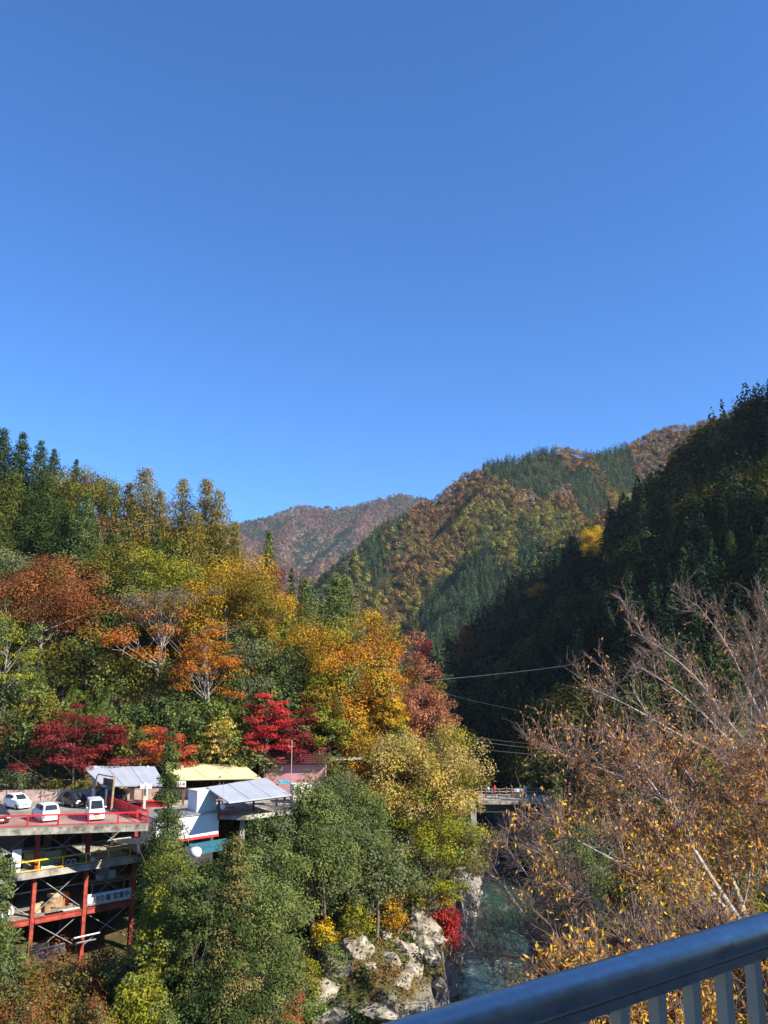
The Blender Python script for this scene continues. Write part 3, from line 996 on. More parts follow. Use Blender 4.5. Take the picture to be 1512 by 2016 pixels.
def slope_depth(px, py, h):
    yy = np.arange(318.0 if px < 1245 and py < 1180 else (285.0 if 1245 < px < 1330 and py < 1060 else 150.0), 450.0, 0.5)
    pts = [P(px, py, y) for y in yy]
    gap = np.array([p.z for p in pts]) - ground_z(np.array([p.x for p in pts]), yy)
    ok = np.where(gap < h)[0]
    return float(yy[ok[0]]) if len(ok) else 330.0


FEAT_Y = [slope_depth(f[0][1], f[0][2], f[0][3]) for f in SLOPE_FEAT]


def to_px(x, y, z):
    dz = z - EYE
    w = y * CT + dz * ST
    return 756 + FPX * x / w, 1008 - FPX * (dz * CT - y * ST) / w


# the steep slope on the far bank of the gorge
cand = 5000
hy = rg.uniform(118, 455, cand)
hx = rg.uniform(-0.02, 0.56, cand) * hy
hd_ = hx - river_x(hy)
keep = (hd_ > 6) | ((hd_ < -6) & (hy > 165))
hx, hy = hx[keep], hy[keep]
hz = ground_z(hx, hy)
kk = len(hx)
con = (fbm(hx * 0.03 + 7, hy * 0.03 + 2, 3) + 0.12 * (rg.random(kk) - 0.5)) > 0.42
hh = np.where(con, rg.uniform(10, 21, kk), rg.uniform(7, 13, kk))
hr = np.where(con, rg.uniform(2.3, 3.8, kk), rg.uniform(3.4, 6.4, kk))
vis = horizon_cull(hx, hy, hz + hh, ground_z, 60) & ~((hy < 140) & (hx < 34))
tx_, ty_ = to_px(hx, hy, hz + hh)
_, by_ = to_px(hx, hy, hz)
for (f_, kw_), y_ in zip(SLOPE_FEAT, FEAT_Y):
    hpx = f_[3] * FPX / y_
    if f_[1] not in (1163, 1066, 1144, 1436, 1300):
        continue
    near_ = ((np.abs(tx_ - f_[1]) < f_[4] * 0.5 + hr * FPX / hy * 0.5) & (hy < y_ + 2) & (ty_ < f_[2] + hpx * (1.0 if f_[1] == 1163 else 0.6)) & (by_ > f_[2] + 4))
    hh = np.where(near_, hh * (0.35 if f_[1] == 1163 else 0.55), hh)
    hr = np.where(near_, np.minimum(hr, 2.8), hr)
hx, hy, hz, con, hh, hr = hx[vis], hy[vis], hz[vis], con[vis], hh[vis], hr[vis]
kk = len(hx)
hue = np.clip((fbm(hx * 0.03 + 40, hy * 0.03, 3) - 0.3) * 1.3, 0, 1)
hcol = woods_colour(con, hue, rg, kk) * 0.47  # leaf colours darkened to put the slope's deep shade into them
# the nearest ones in the frame are trees of their own, the rest is one mass
u_ = hx / hy
score = hy + 400 * (u_ > 0.47)
order = np.argsort(score)
single = np.zeros(kk, bool)
single[order[:150]] = True
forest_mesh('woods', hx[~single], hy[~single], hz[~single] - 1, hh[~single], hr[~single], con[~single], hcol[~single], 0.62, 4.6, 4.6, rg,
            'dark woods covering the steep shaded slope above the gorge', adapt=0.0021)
print('slope trees', kk)


def proto_tree(kind, pal, name, seed, T=12.0, R=2.6, n=900, leaf=0.62):
    rng = np.random.default_rng(seed)
    root = empty(name)
    if kind == 'cedar':
        v, q, c, cc, cr = crown_conifer(T, R, 0.1, n, leaf, PAL[pal], rng)
        np_mesh('crown', v, q, M['needle'], root, c)
        MB().tube([(0, 0, -1), (0, 0, T * 0.95)], [0.2, 0.03], 6).build('trunk', M['bark'], root)
    else:
        v, q, c, cc, cr = crown_broad(T, R, 0.15, n, leaf, PAL[pal], rng, K=30, csize=0.36)
        np_mesh('crown', v, q, M['leaf'], root, c)
        limb_mesh(T, 0.2, cc, cr, rng, 0.18, nl=6, sub=0).build('trunk', M['bark'], root)
    return root


slope_kinds = [
    ('cedar', 'cedar', 'cedar_tree', 'dark cedar tree in the shade of the steep slope above the gorge', 'dark cedars on the shaded slope'),
    ('cedar', 'cedar_lit', 'cedar_tree', 'green cedar tree among darker cedars on the shaded steep slope', 'green cedars on the shaded slope'),
    ('broad', 'evergreen_dark', 'evergreen_tree', 'dark round evergreen tree on the shaded steep slope above the gorge', 'dark round evergreens on the shaded slope'),
    ('broad', 'olive', 'broadleaf_tree', 'dull olive broadleaf tree on the shaded steep slope above the gorge', 'olive trees on the shaded slope'),
    ('broad', 'rust', 'broadleaf_tree', 'dull brown autumn tree on the shaded steep slope above the gorge', 'brown trees on the shaded slope')]
protos = {}
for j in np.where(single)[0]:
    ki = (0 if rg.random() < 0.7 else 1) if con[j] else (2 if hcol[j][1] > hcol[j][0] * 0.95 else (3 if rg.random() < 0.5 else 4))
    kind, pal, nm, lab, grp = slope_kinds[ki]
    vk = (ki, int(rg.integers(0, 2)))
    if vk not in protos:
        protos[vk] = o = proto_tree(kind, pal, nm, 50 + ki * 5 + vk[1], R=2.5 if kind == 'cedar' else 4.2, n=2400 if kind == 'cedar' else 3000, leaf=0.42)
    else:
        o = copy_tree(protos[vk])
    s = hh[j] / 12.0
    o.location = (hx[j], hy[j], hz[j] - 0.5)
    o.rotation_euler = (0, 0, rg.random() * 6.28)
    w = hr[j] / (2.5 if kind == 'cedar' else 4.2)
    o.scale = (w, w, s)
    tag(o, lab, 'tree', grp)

for (f_, kw_), y_ in zip(SLOPE_FEAT, FEAT_Y):
    kind, px, py, h, wpx, pal, label = f_[:7]
    tree(kind, px, py, y_, wpx, pal, label, f_[7] if len(f_) > 7 else None, base=min(P(px, py, y_).z - h, gz(P(px, py, y_).x, y_) + 1.0), **kw_)
tree('broad', 832, 1254, 300, 36, 'red', 'small crimson maple where the gorge closes in the distance', 'maple_tree', cb=0.1, leaf=0.6, base=19)
tree('broad', 868, 1276, 280, 40, 'grey_green', 'grey green tree beside the distant crimson maple', cb=0.1, leaf=0.6, base=14)
tree('broad', 858, 1295, 262, 40, 'rust', 'rust brown tree below the distant crimson maple', cb=0.1, leaf=0.55, base=10)
tree('broad', 880, 1310, 235, 38, 'grey_green', 'pale leaved tree above the long cable over the gorge', cb=0.1, leaf=0.55, base=8)

# ------------------------------------------------------------------ the near bank: trees of the hillside
CED = [(8, 843, 140, 84, 'cedar', 'tall dark cedar at the very top of the hillside row'), (46, 851, 139, 62, 'cedar', 'dark cedar second in the hilltop row beside the tallest'),
       (82, 869, 138, 64, 'cedar', 'dark cedar with twin tips in the hilltop row'), (108, 884, 141, 50, 'cedar', 'narrow cedar at the lower end of the hilltop row'),
       (151, 905, 150, 36, 'cedar', 'lone pointed cedar tip above the olive tree on the skyline'), (206, 950, 152, 26, 'cedar', 'small cedar tip beside the dark red tree on the skyline'),
       (229, 955, 150, 24, 'cedar', 'smallest cedar tip on the skyline before the golden conifers'), (28, 930, 124, 120, 'cedar_olive', 'bulky olive tinged cedar below the hilltop row'),
       (92, 940, 122, 100, 'cedar', 'dark cedar column standing below the twin tipped cedar'), (130, 985, 116, 92, 'cedar', 'very dark cedar with shaded base above the rust dome tree'),
       (172, 975, 114, 100, 'evergreen_dark', 'dark cedar in front of the olive skyline tree'), (252, 1030, 104, 90, 'cedar_brown', 'brown tinged cedar in the middle of the hillside'),
       (222, 1050, 103, 90, 'cedar', 'dark cedar beside the brown tinged one on the hillside'), (0, 1010, 118, 90, 'cedar_olive', 'olive cedar at the edge above the rust dome tree'),
       (310, 1040, 106, 70, 'cedar_lit', 'green cedar below the tallest golden conifer'),
       (531, 1045, 126, 62, 'cedar_bright', 'solitary green cedar spire in front of the far mountain'), (602, 1137, 113, 109, 'cedar_bright', 'green cedar left of the twin topped one above the amber tree'.replace('left of', 'beside')),
       (662, 1135, 114, 119, 'cedar_bright', 'twin topped green cedar behind the amber tree'), (684, 1138, 115, 91, 'cedar_bright', 'second top of the paired cedars behind the amber tree'),
       (574, 1120, 124, 34, 'cedar', 'narrow cedar behind the reddish brown tree'), (632, 1188, 118, 40, 'cedar_lit', 'small cedar between the two big green cedars'),
       (719, 1205, 121, 44, 'cedar_bright', 'short yellow green cedar beyond the amber tree'), (752, 1214, 120, 65, 'cedar_bright', 'short pale cedar near the pink brown tree'),
       (778, 1235, 118, 52, 'cedar_bright', 'lowest cedar tip above the pink brown tree')]
for x_, y_, d_, w_, p_, l_ in CED:
    tree('cedar', x_, y_, d_, w_, p_, l_, cb=0.10, dens=10, power=0.78 if p_ == 'cedar_bright' else 0.66, droop=0.7, ragged=0.3)
for x_, y_, d_, w_, l_ in [(288, 921, 120, 104, 'tallest golden olive conifer on the skyline'), (256, 952, 122, 70, 'slim golden olive conifer beside the tallest one'), (318, 965, 118, 60, 'shorter golden conifer leaning against the tallest one'),
                           (361, 944, 119, 84, 'golden olive conifer in the gap of the skyline row'), (408, 942, 118, 88, 'sharp tipped golden conifer near the end of the skyline row'),
                           (432, 968, 116, 84, 'broad golden conifer at the end of the skyline row'), (464, 1025, 113, 56, 'low golden conifer that ends the skyline row'), (385, 1010, 114, 90, 'olive gold conifer in front of the skyline row')]:
    tree('larch', x_, y_, d_, w_, 'larch', l_, cb=0.08, dens=10, power=0.62, ragged=0.5, csize=0.36, droop=0.2)

BROAD = [
    ('broad', 172, 928, 128, 150, 'olive', 'olive yellow tree on the skyline beside the hilltop cedars', dict(cb=0.15)),
    ('broad', 186, 934, 150, 52, 'maroon', 'small dark red tree peeping over the skyline', dict(cb=0.3)),
    ('broad', 205, 1000, 118, 110, 'greybrown', 'half bare grey brown tree below the skyline', dict(cb=0.2, dens=4)),
    ('broad', 232, 1060, 100, 130, 'olive', 'olive green tree below the brown tinged cedar', dict(cb=0.15)),
    ('broad', 335, 1078, 99, 150, 'yg', 'yellow green tree in the middle of the hillside', dict(cb=0.2)),
    ('broad', 20, 1075, 108, 120, 'grey_green', 'grey green shrubby tree above the rust dome tree', dict(cb=0.1)),
    ('broad', 95, 1090, 93, 250, 'rust', 'large dome shaped tree of rusty red brown leaves', dict(cb=0.30, bark='bark_pale', K=90, csize=0.24)),
    ('broad', 530, 1105, 108, 110, 'rust2' if 'rust2' in PAL else 'rust', 'reddish brown half bare tree behind the golden tree', dict(cb=0.2, dens=5)),
    ('broad', 445, 1095, 97, 250, 'gold', 'large spreading golden tree below the end of the conifer row', dict(cb=0.22, K=100, csize=0.24, bark='bark_pale')),
    ('broad', 520, 1165, 93, 120, 'gold_green', 'yellow green lower crown in front of the large golden tree', dict(cb=0.2)),
    ('broad', 325, 1150, 89, 210, 'orange', 'orange tree with bare pale trunks above the grey canopy', dict(cb=0.40, K=60, csize=0.24, flat=0.4, top_pal='greybrown', bark='bark_pale', dens=4.5, nl=24)),
    ('broad', 410, 1225, 86, 120, 'orange', 'thin orange tree beside the one with bare trunks', dict(cb=0.35, flat=0.4, dens=4, bark='bark_pale', nl=18)),
    ('broad', 25, 1170, 86, 130, 'yg_green', 'tree with sparse yellow green sprays below the rust dome tree', dict(cb=0.25, flat=0.45, dens=3.6, csize=0.24, bark='bark_pale', nl=20)),
    ('broad', 485, 1222, 90, 160, 'grey_green', 'grey green evergreen with twisting pale branches', dict(cb=0.18, bark='bark_pale', nl=26, dens=5)),
    ('broad', 560, 1270, 92, 110, 'evergreen', 'green evergreen tree beside the amber tree', dict(cb=0.1)),
    ('broad', 690, 1218, 93, 200, 'amber', 'big amber yellow tree in full autumn colour', dict(cb=0.22, K=90, csize=0.25, bark='bark_pale', nl=20)),
    ('broad', 640, 1290, 90, 110, 'gold_green', 'olive yellow crown leaning out from the amber tree', dict(cb=0.25, flat=0.5)),
    ('broad', 760, 1290, 91, 90, 'amber', 'orange lower crown beside the big amber tree', dict(cb=0.25, flat=0.5)),
    ('broad', 800, 1268, 100, 160, 'pinkbrown', 'pinkish brown tree at the brink of the gorge', dict(cb=0.15, K=80, csize=0.24, bark='bark_pale', nl=20)),
    ('broad', 838, 1330, 96, 110, 'pinkbrown', 'lower pinkish tree hanging over the gorge', dict(cb=0.2, flat=0.5)),
    ('broad', 850, 1385, 95, 70, 'grey_green', 'small grey green tree under the pinkish one at the brink', dict(cb=0.2)),
    ('broad', 650, 1378, 87, 90, 'yg', 'low yellow green tree under the amber tree', dict(cb=0.25, flat=0.5)),
    ('broad', 705, 1400, 88, 100, 'amber', 'low amber bush like tree above the pink house roof', dict(cb=0.15)),
    ('broad', 612, 1405, 90, 100, 'evergreen_dark', 'dark green tree behind the dark red maple', dict(cb=0.1)),
    ('broad', 690, 1440, 89, 110, 'evergreen_dark', 'dark evergreen between the maple and the tan tree', dict(cb=0.1)),
    ('maple', 150, 1398, 80, 176, 'maroon', 'dark maroon maple with layered branches above the car park', dict(cb=0.14, K=70, csize=0.24, dens=8)),
    ('maple', 328, 1418, 80.5, 100, 'scarlet', 'orange red maple behind the grey canopy', dict(cb=0.25)),
    ('maple', 530, 1360, 84, 96, 'red', 'brilliant red maple above the pink house', dict(cb=0.16, K=50, csize=0.28, dens=8)),
    ('maple', 594, 1382, 85.5, 76, 'maroon', 'dull dark red maple beside the brilliant red one', dict(cb=0.2)),
    ('broad', 440, 1392, 83, 64, 'lemon', 'pale yellow thin tree above the yellow canopy', dict(cb=0.2, flat=0.35, dens=3.4, nl=18, bark='bark_pale')),
    ('broad', 400, 1440, 83.5, 70, 'olive', 'olive bush on the bank behind the yellow canopy', dict(cb=0.1, dens=5)),
    ('broad', 30, 1385, 83, 70, 'evergreen', 'green tree with pale leaves beside the maroon maple', dict(cb=0.25, dens=5)),
    ('broad', -5, 1420, 82, 60, 'scarlet', 'orange leaved tree at the edge above the car park', dict(cb=0.3, dens=5)),
]
for k_, x_, y_, d_, w_, p_, l_, kw_ in BROAD:
    w_ *= 1.22
    kw_['cb'] = max(0.05, kw_['cb'] - 0.07)
    tree(k_, x_, y_, d_, w_, p_, l_, **kw_)
for x_, y_, d_, w_, l_ in [(60, 1282, 87, 90, 'bamboo clump with feathery tops below the rust dome tree'), (128, 1322, 86, 80, 'bamboo clump bending over behind the maroon maple'),
                           (196, 1318, 86, 90, 'bright green bamboo clump beside the orange tree'), (238, 1360, 84, 64, 'short bamboo clump next to the bare pale trunks'),
                           (170, 1352, 84, 70, 'yellowish bamboo clump just above the maroon maple'), (600, 1330, 90, 80, 'bamboo clump with drooping tips behind the red maple'),
                           (100, 1270, 88, 80, 'shaded bamboo clump under the rust dome tree'), (450, 1330, 86, 80, 'shaded bamboo clump below the twisting pale branches')]:
    tree('bamboo', x_, y_, d_, w_, 'bamboo', l_, cat='bamboo', cb=0.35, dens=7)

# trees on the slope below the terrace, down to the river
LOW = [
    ('broad', 520, 1570, 58, 170, 'evergreen', 'dark green evergreen in front of the second grey canopy', dict(cb=0.1)),
    ('broad', 455, 1640, 57, 90, 'evergreen', 'green evergreen beside the white building', dict(cb=0.1)),
    ('broad', 632, 1488, 73, 175, 'evergreen', 'tall green evergreen rising in front of the pink house', dict(cb=0.12, nl=20, bark='bark_pale')),
    ('broad', 635, 1590, 70, 170, 'evergreen', 'large deep green evergreen in the middle of the bank', dict(cb=0.1)),
    ('broad', 705, 1535, 76, 150, 'evergreen', 'green evergreen beside the tan yellow tree', dict(cb=0.1)),
    ('broad', 520, 1690, 53, 180, 'evergreen', 'deep green evergreen low on the bank beside the drooping cedar', dict(cb=0.1)),
    ('broad', 690, 1650, 75, 150, 'evergreen', 'green evergreen above the rocky shore', dict(cb=0.1)),
    ('broad', 745, 1660, 79, 150, 'grey_green', 'grey green evergreen under the tan yellow tree', dict(cb=0.1)),
    ('broad', 822, 1420, 86, 265, 'tan', 'very large tan yellow tree leaning over the river', dict(cb=0.22, K=190, csize=0.2, dens=12, trunk=0.4)),
    ('broad', 900, 1500, 89, 90, 'tan', 'outer tan yellow crown hanging over the river by the footbridge', dict(cb=0.5, K=50, lean=2.0)),
    ('broad', 850, 1590, 82, 220, 'yg', 'yellow green tree below the very large tan one', dict(cb=0.3, K=90, csize=0.24)),
    ('broad', 905, 1650, 84, 100, 'gold_green', 'golden green branch crown reaching out over the dark water', dict(cb=0.45, flat=0.5, lean=2.5)),
    ('broad', 860, 1720, 80, 120, 'yg', 'low yellow green crown over the bright rocks', dict(cb=0.25, flat=0.5)),
    ('cedar', 462, 1640, 46, 175, 'cedar_brown', 'large drooping cedar with brownish sprays low on the bank', dict(cb=0.02, dens=9, power=0.78, droop=0.9, csize=0.26, ragged=0.35)),
    ('cedar', 340, 1402, 58, 104, 'cedar_lit', 'slender dark cedar rising in front of the grey canopy', dict(cb=0.20, dens=14, power=0.9, csize=0.40, ragged=0.3)),
    ('broad', 340, 1632, 54, 172, 'yg_green', 'yellow green tree at the foot of the slender cedar', dict(cb=0.12, dens=6)),
    ('broad', 395, 1690, 52, 130, 'evergreen_dark', 'dark shaded evergreen between the yellow green tree and the drooping cedar', dict(cb=0.1)),
    ('broad', 322, 1765, 52, 104, 'yg_green', 'yellow green tree beside the red steel columns', dict(cb=0.1, dens=5)),
    ('broad', -4, 1650, 52, 84, 'evergreen', 'green tree covering the corner of the steel structure', dict(cb=0.1)),
    ('broad', 6, 1775, 49, 110, 'evergreen', 'bright green bushy tree at the foot of the steel structure', dict(cb=0.08)),
    ('broad', 105, 1872, 50, 215, 'brown_olive', 'reddish brown and olive bush below the steel structure', dict(cb=0.05, dens=5.5, nl=22)),
    ('broad', 40, 1925, 46, 160, 'brown_olive', 'brown leaved bush in the lower corner of the bank', dict(cb=0.05, dens=5, nl=22)),
    ('broad', 285, 1872, 46, 150, 'yg', 'yellow green leafy tree in front of the drooping cedar', dict(cb=0.1)),
    ('broad', 190, 1935, 43, 130, 'brown_olive', 'olive brown bush between the two leafy trees', dict(cb=0.05)),
    ('broad', 530, 1830, 56, 100, 'grey_green', 'grey green tree beside the drooping cedar near the shore', dict(cb=0.05)),
    ('broad', 330, 1960, 42, 120, 'evergreen', 'dark green bush before the yellow green leafy tree', dict(cb=0.05)),
]
for k_, x_, y_, d_, w_, p_, l_, kw_ in LOW:
    tree(k_, x_, y_, d_, w_, p_, l_, **kw_)

SHRUBS = [
    (812, 1800, 81, 60, 'yg', 'yellow green shrub hanging down the bright rock wall'), (660, 1880, 73, 50, 'gold_green', 'golden green tuft growing between the broken rocks'),
    (745, 1865, 77, 56, 'yg', 'lime shrub among the rocks in the middle of the shore'), (680, 1960, 71, 50, 'yg_green', 'leafy green shrub low among the shore rocks'),
    (780, 1880, 78, 44, 'olive', 'small olive shrub beside the big cream rock'),
    (185, 1868, 60, 110, 'brown_olive', 'dark reddish brown bush at the foot of the second red column'), (130, 1888, 56, 120, 'brown_olive', 'olive brown bush in front of the teal netted panel'),
    (240, 1872, 59, 90, 'evergreen_dark', 'dark green bush under the banner'), (75, 1890, 57, 90, 'greybrown', 'grey brown bush at the foot of the first red column'),
    (625, 1900, 71, 60, 'yg', 'yellow green shrub low on the bank above the cream rock'), (668, 1845, 74, 60, 'olive', 'olive shrub behind the narrow green shrub'),
    (730, 1800, 77, 70, 'gold_green', 'golden green shrub under the evergreens beside the rocks'), (790, 1770, 80, 70, 'yg', 'lime yellow shrub above the bright rock wall'),
    (640, 1930, 70, 50, 'grey_green', 'grey green shrub between the broken rocks'), (700, 1860, 76, 50, 'brown_olive', 'brown olive shrub above the dark hollow'),
    (830, 1760, 83, 70, 'amber', 'amber shrub beside the low red one'), (600, 1920, 66, 60, 'evergreen', 'green shrub behind the fiery red one'),
    (775, 1840, 79, 50, 'grey_green', 'grey green bush in a cleft of the rocks'), (715, 1925, 74, 40, 'olive', 'low olive bush on the shaded flat rock'),
    (640, 1795, 70, 46, 'yellow', 'bright yellow shrub beside the deep green evergreens'), (600, 1865, 66, 70, 'gold_green', 'golden shrub on the bank above the bright green patch'),
    (655, 1850, 69, 44, 'evergreen', 'narrow green shrub among the shore rocks'), (690, 1790, 73, 40, 'lemon', 'pale yellow shrub below the green evergreen'),
    (700, 1745, 72, 60, 'yg', 'yellow green shrub below the evergreens'), (765, 1735, 76, 60, 'amber', 'orange shrub under the yellow green tree'),
    (694, 1822, 73, 34, 'scarlet', 'small salmon red shrub in the middle of the bank'), (745, 1780, 76, 60, 'evergreen', 'dark green shrub hanging over the rocks'),
    (884, 1742, 82, 50, 'red', 'bright red maple shrub at the brink over the water'), (858, 1790, 81, 44, 'red', 'low red shrub hanging down the bright rocks'),
    (576, 1945, 63, 42, 'red', 'fiery red shrub at the foot of the drooping cedar'), (560, 1975, 61, 40, 'scarlet', 'small red shrub lowest on the shore'),
    (578, 1915, 65, 36, 'maroon', 'dark red shrub above the fiery red one'), (615, 1965, 66, 56, 'green', 'bright green fern patch beside the fiery red shrub'),
    (755, 1905, 74, 50, 'green', 'green shrub growing in the middle of the rocks'), (800, 1800, 79, 56, 'brown_olive', 'brown shrub on the rock wall'),
    (720, 1840, 75, 70, 'brown_olive', 'rust brown shrub over the rock ledge'), (545, 1985, 56, 60, 'yg', 'yellow leaved shrub beside the drooping cedar base'),
    (34, 1508, 78, 62, 'grey_green', 'round grey green shrub beside the pale rock wall'), (8, 1560, 77, 50, 'yg', 'yellow green shrub at the end of the pink wall'),
    (158, 1530, 79.6, 26, 'yg', 'bright lime shrub behind the pink wall'), (110, 1525, 79.8, 22, 'yg', 'small lime shrub below the maroon maple'),
    (240, 1545, 80, 36, 'lemon', 'pale yellow shrub behind the sign frame'), (520, 1512, 80, 40, 'yg', 'lime shrub beside the pink house'),
    (232, 1495, 83, 50, 'olive', 'olive shrub below the wooden rail'), (470, 1480, 83, 60, 'olive', 'dull olive shrub behind the yellow canopy'),
    (380, 1480, 82.5, 50, 'brown_olive', 'brown shrub behind the yellow canopy'), (270, 1500, 82, 40, 'brown_olive', 'brown shrub behind the grey canopy'),
    (660, 1470, 84, 50, 'olive', 'olive shrub beside the pink house roof'), (620, 1470, 86, 40, 'brown_olive', 'brown shrub behind the pink house roof')]
PAL['green'] = [(C['green2'], 3), ((0.10, 0.19, 0.03), 3)]
for x_, y_, d_, w_, p_, l_ in SHRUBS:
    tree('shrub', x_, y_, d_, w_ * 1.15, p_, l_, cat='shrub', cb=0.03, K=26, csize=0.4, dens=6)

# low dark trees that fill the shade between the tall ones
rg = np.random.default_rng(77)
FILL = [(20, 1240, 92), (70, 1215, 95), (130, 1250, 90), (175, 1240, 92), (215, 1200, 96), (230, 1280, 89), (15, 1330, 85), (75, 1350, 84), (110, 1370, 83), (45, 1420, 82), (215, 1400, 83.5),
        (255, 1420, 83), (285, 1380, 85), (300, 1300, 90), (345, 1350, 86), (375, 1330, 88), (420, 1370, 85), (385, 1400, 84), (470, 1390, 85), (480, 1440, 83.5), (445, 1300, 90), (520, 1300, 92),
        (560, 1350, 89), (610, 1280, 95), (660, 1330, 92), (730, 1380, 92), (770, 1400, 92), (590, 1220, 102), (250, 1130, 100), (180, 1100, 101), (410, 1180, 95), (300, 1230, 96), (500, 1240, 97)]
for n_, (x_, y_, d_) in enumerate(FILL):
    pal_ = ['evergreen_dark', 'evergreen', 'bamboo', 'olive'][int(rg.integers(0, 4))]
    tree('broad', x_, y_ - 15, d_, 90 + 50 * rg.random(), pal_, 'low green understorey tree in the shade of the taller autumn trees', 'understorey_tree', group='understorey trees of the hillside', cb=0.03, dens=4.5, K=30, csize=0.38, leaf=0.3)
FILL2 = [(480, 1760, 60), (490, 1840, 58), (610, 1730, 75), (700, 1700, 79), (560, 1620, 72), (430, 1730, 62), (400, 1800, 56), (285, 1860, 56), (325, 1800, 60), (340, 1830, 54), (480, 1900, 54), (470, 1920, 58),
         (740, 1600, 74), (790, 1680, 78), (820, 1690, 84), (690, 1580, 74), (850, 1500, 96), (770, 1500, 94), (880, 1560, 100), (660, 1540, 76), (440, 1850, 50), (380, 1920, 46), (640, 1770, 80), (700, 1760, 82), (750, 1750, 84), (800, 1760, 86), (850, 1700, 94), (890, 1690, 97), (860, 1750, 90), (905, 1730, 102), (915, 1680, 110), (870, 1640, 104), (600, 1800, 76)]
for n_, (x_, y_, d_) in enumerate(FILL2):
    tree('broad', x_, y_, d_, 90 + 50 * rg.random(), ['evergreen_dark', 'evergreen', 'grey_green'][int(rg.integers(0, 3))], 'dark green understorey tree low on the bank between larger evergreens', 'understorey_tree',
         group='understorey trees low on the bank', cb=0.02, dens=4.5, K=34, csize=0.38, leaf=0.24)

# undergrowth over the whole near bank: bushy clumps of leaves
kc = 7000
ux, uy = rg.uniform(-80, 14, kc), rg.uniform(28, 150, kc)
s_ = signed(ux, uy, L2)
d_ = ux - river_x(uy)
zz = ground_z(ux, uy)
okk = (d_ < -5) & ((s_ > 1.2) | (s_ < -6.5)) & (zz + fbm(ux * .3, uy * .3) * 5 > 6.4)
okk &= ~((s_ < 0) & (s_ > -20) & (ux < -17) & (uy > 64))
ux, uy, zz = ux[okk], uy[okk], zz[okk]
kc = len(ux)
pch = fbm(ux * 0.12 + 3, uy * 0.12, 3)
pc = np.where((pch > 0.56)[:, None], np.array([0.15, 0.085, 0.035]), np.where((pch > 0.47)[:, None], np.array([0.085, 0.095, 0.025]), np.array([0.04, 0.065, 0.02])))
pc = pc * (0.7 + 0.6 * rg.random((kc, 1)))
v_, q_, c_ = clumps_to_leaves(np.stack([ux, uy, zz + 0.3], 1), 0.7 + 0.9 * rg.random(kc), 0.8, pc, 110000, 0.30, rg)
tag(np_mesh('undergrowth', v_, q_, M['leaf'], None, c_), 'brown and green undergrowth on the bank', kind='stuff')

kc = 2600
uy = rg.uniform(58, 100, kc)
ux = river_x(uy) - rg.uniform(5.2, 17, kc)
zz = ground_z(ux, uy)
pch = fbm(ux * 0.35 + 3, uy * 0.35, 3)
pc = np.where((pch > 0.55)[:, None], np.array([0.20, 0.13, 0.05]), np.where((pch > 0.47)[:, None], np.array([0.13, 0.13, 0.035]), np.array([0.07, 0.12, 0.03]))) * (0.7 + 0.6 * rg.random((kc, 1)))
v_, q_, c_ = clumps_to_leaves(np.stack([ux, uy, zz + 0.1], 1), 0.25 + 0.5 * rg.random(kc) ** 2, 0.8, pc, 60000, 0.2, rg)
tag(np_mesh('shore_undergrowth', v_, q_, M['leaf'], None, c_), 'low brown and green plants between the rocks of the shore', kind='stuff')

# ------------------------------------------------------------------ the car park on its steel structure
DECK = 19.2
AX = V(0.745, 0.667, 0).normalized()          # along the storeys
BX = V(-0.667, 0.745, 0).normalized()         # into the hillside
COL_A = V(-26.2, 66.3, 0)
FL2, FL3 = 15.85, 12.5


def S(a, b, z):
    "a point of the steel structure: A metres along from the first column, B metres back, at height z"
    p = COL_A + AX * a + BX * b
    return V(p.x, p.y, z)


def h_section(mb, p, q, w, d, t, face):
    "H-shaped steel member from P to Q; FACE is the normal of its flanges"
    p, q, f = Vector(p), Vector(q), Vector(face).normalized()
    ax = (q - p).normalized()
    s = ax.cross(f).normalized()
    for k in (-1, 1):
        o = f * (k * (d / 2 - t / 2))
        mb.beam(p + o, q + o, w, t, up=f)
    mb.beam(p, q, t, d - 2 * t, up=f)
    return mb


def railing(parent, pts, h, m, post_step, bars=(), post=0.07, rail=0.06, pickets=0.0, lower=True):
    "rails in one mesh, every post a child of it"
    mb = MB()
    pk = MB()
    posts = []
    for a, b in zip(pts[:-1], pts[1:]):
        a, b = Vector(a), Vector(b)
        up = V(0, 0, 1)
        mb.beam(a + up * h, b + up * h, rail * 1.1, rail * 1.5)
        if lower:
            mb.beam(a + up * h * 0.14, b + up * h * 0.14, rail * 0.7, rail * 0.9)
        for f in bars:
            mb.beam(a + up * h * f, b + up * h * f, rail * 0.6, rail * 0.8)
        n = max(1, int(round((b - a).length / post_step)))
        for k in range(n + 1):
            posts.append(a.lerp(b, k / n))
        if pickets:
            m_ = int((b - a).length / pickets)
            for k in range(1, m_):
                q = a.lerp(b, k / m_)
                pk.beam(q + up * h * 0.15, q + up * (h - 0.02), 0.018, 0.018)
    r = mb.build('railing', m, parent)
    seen = []
    for q in posts:
        if any((q - s).length < 0.05 for s in seen):
            continue
        seen.append(q)
        MB().beam(q, q + V(0, 0, h - rail * 0.8), post, post).build('post', m, r)
    if pickets:
        pk.build('picket_grille', m, r)
    return r


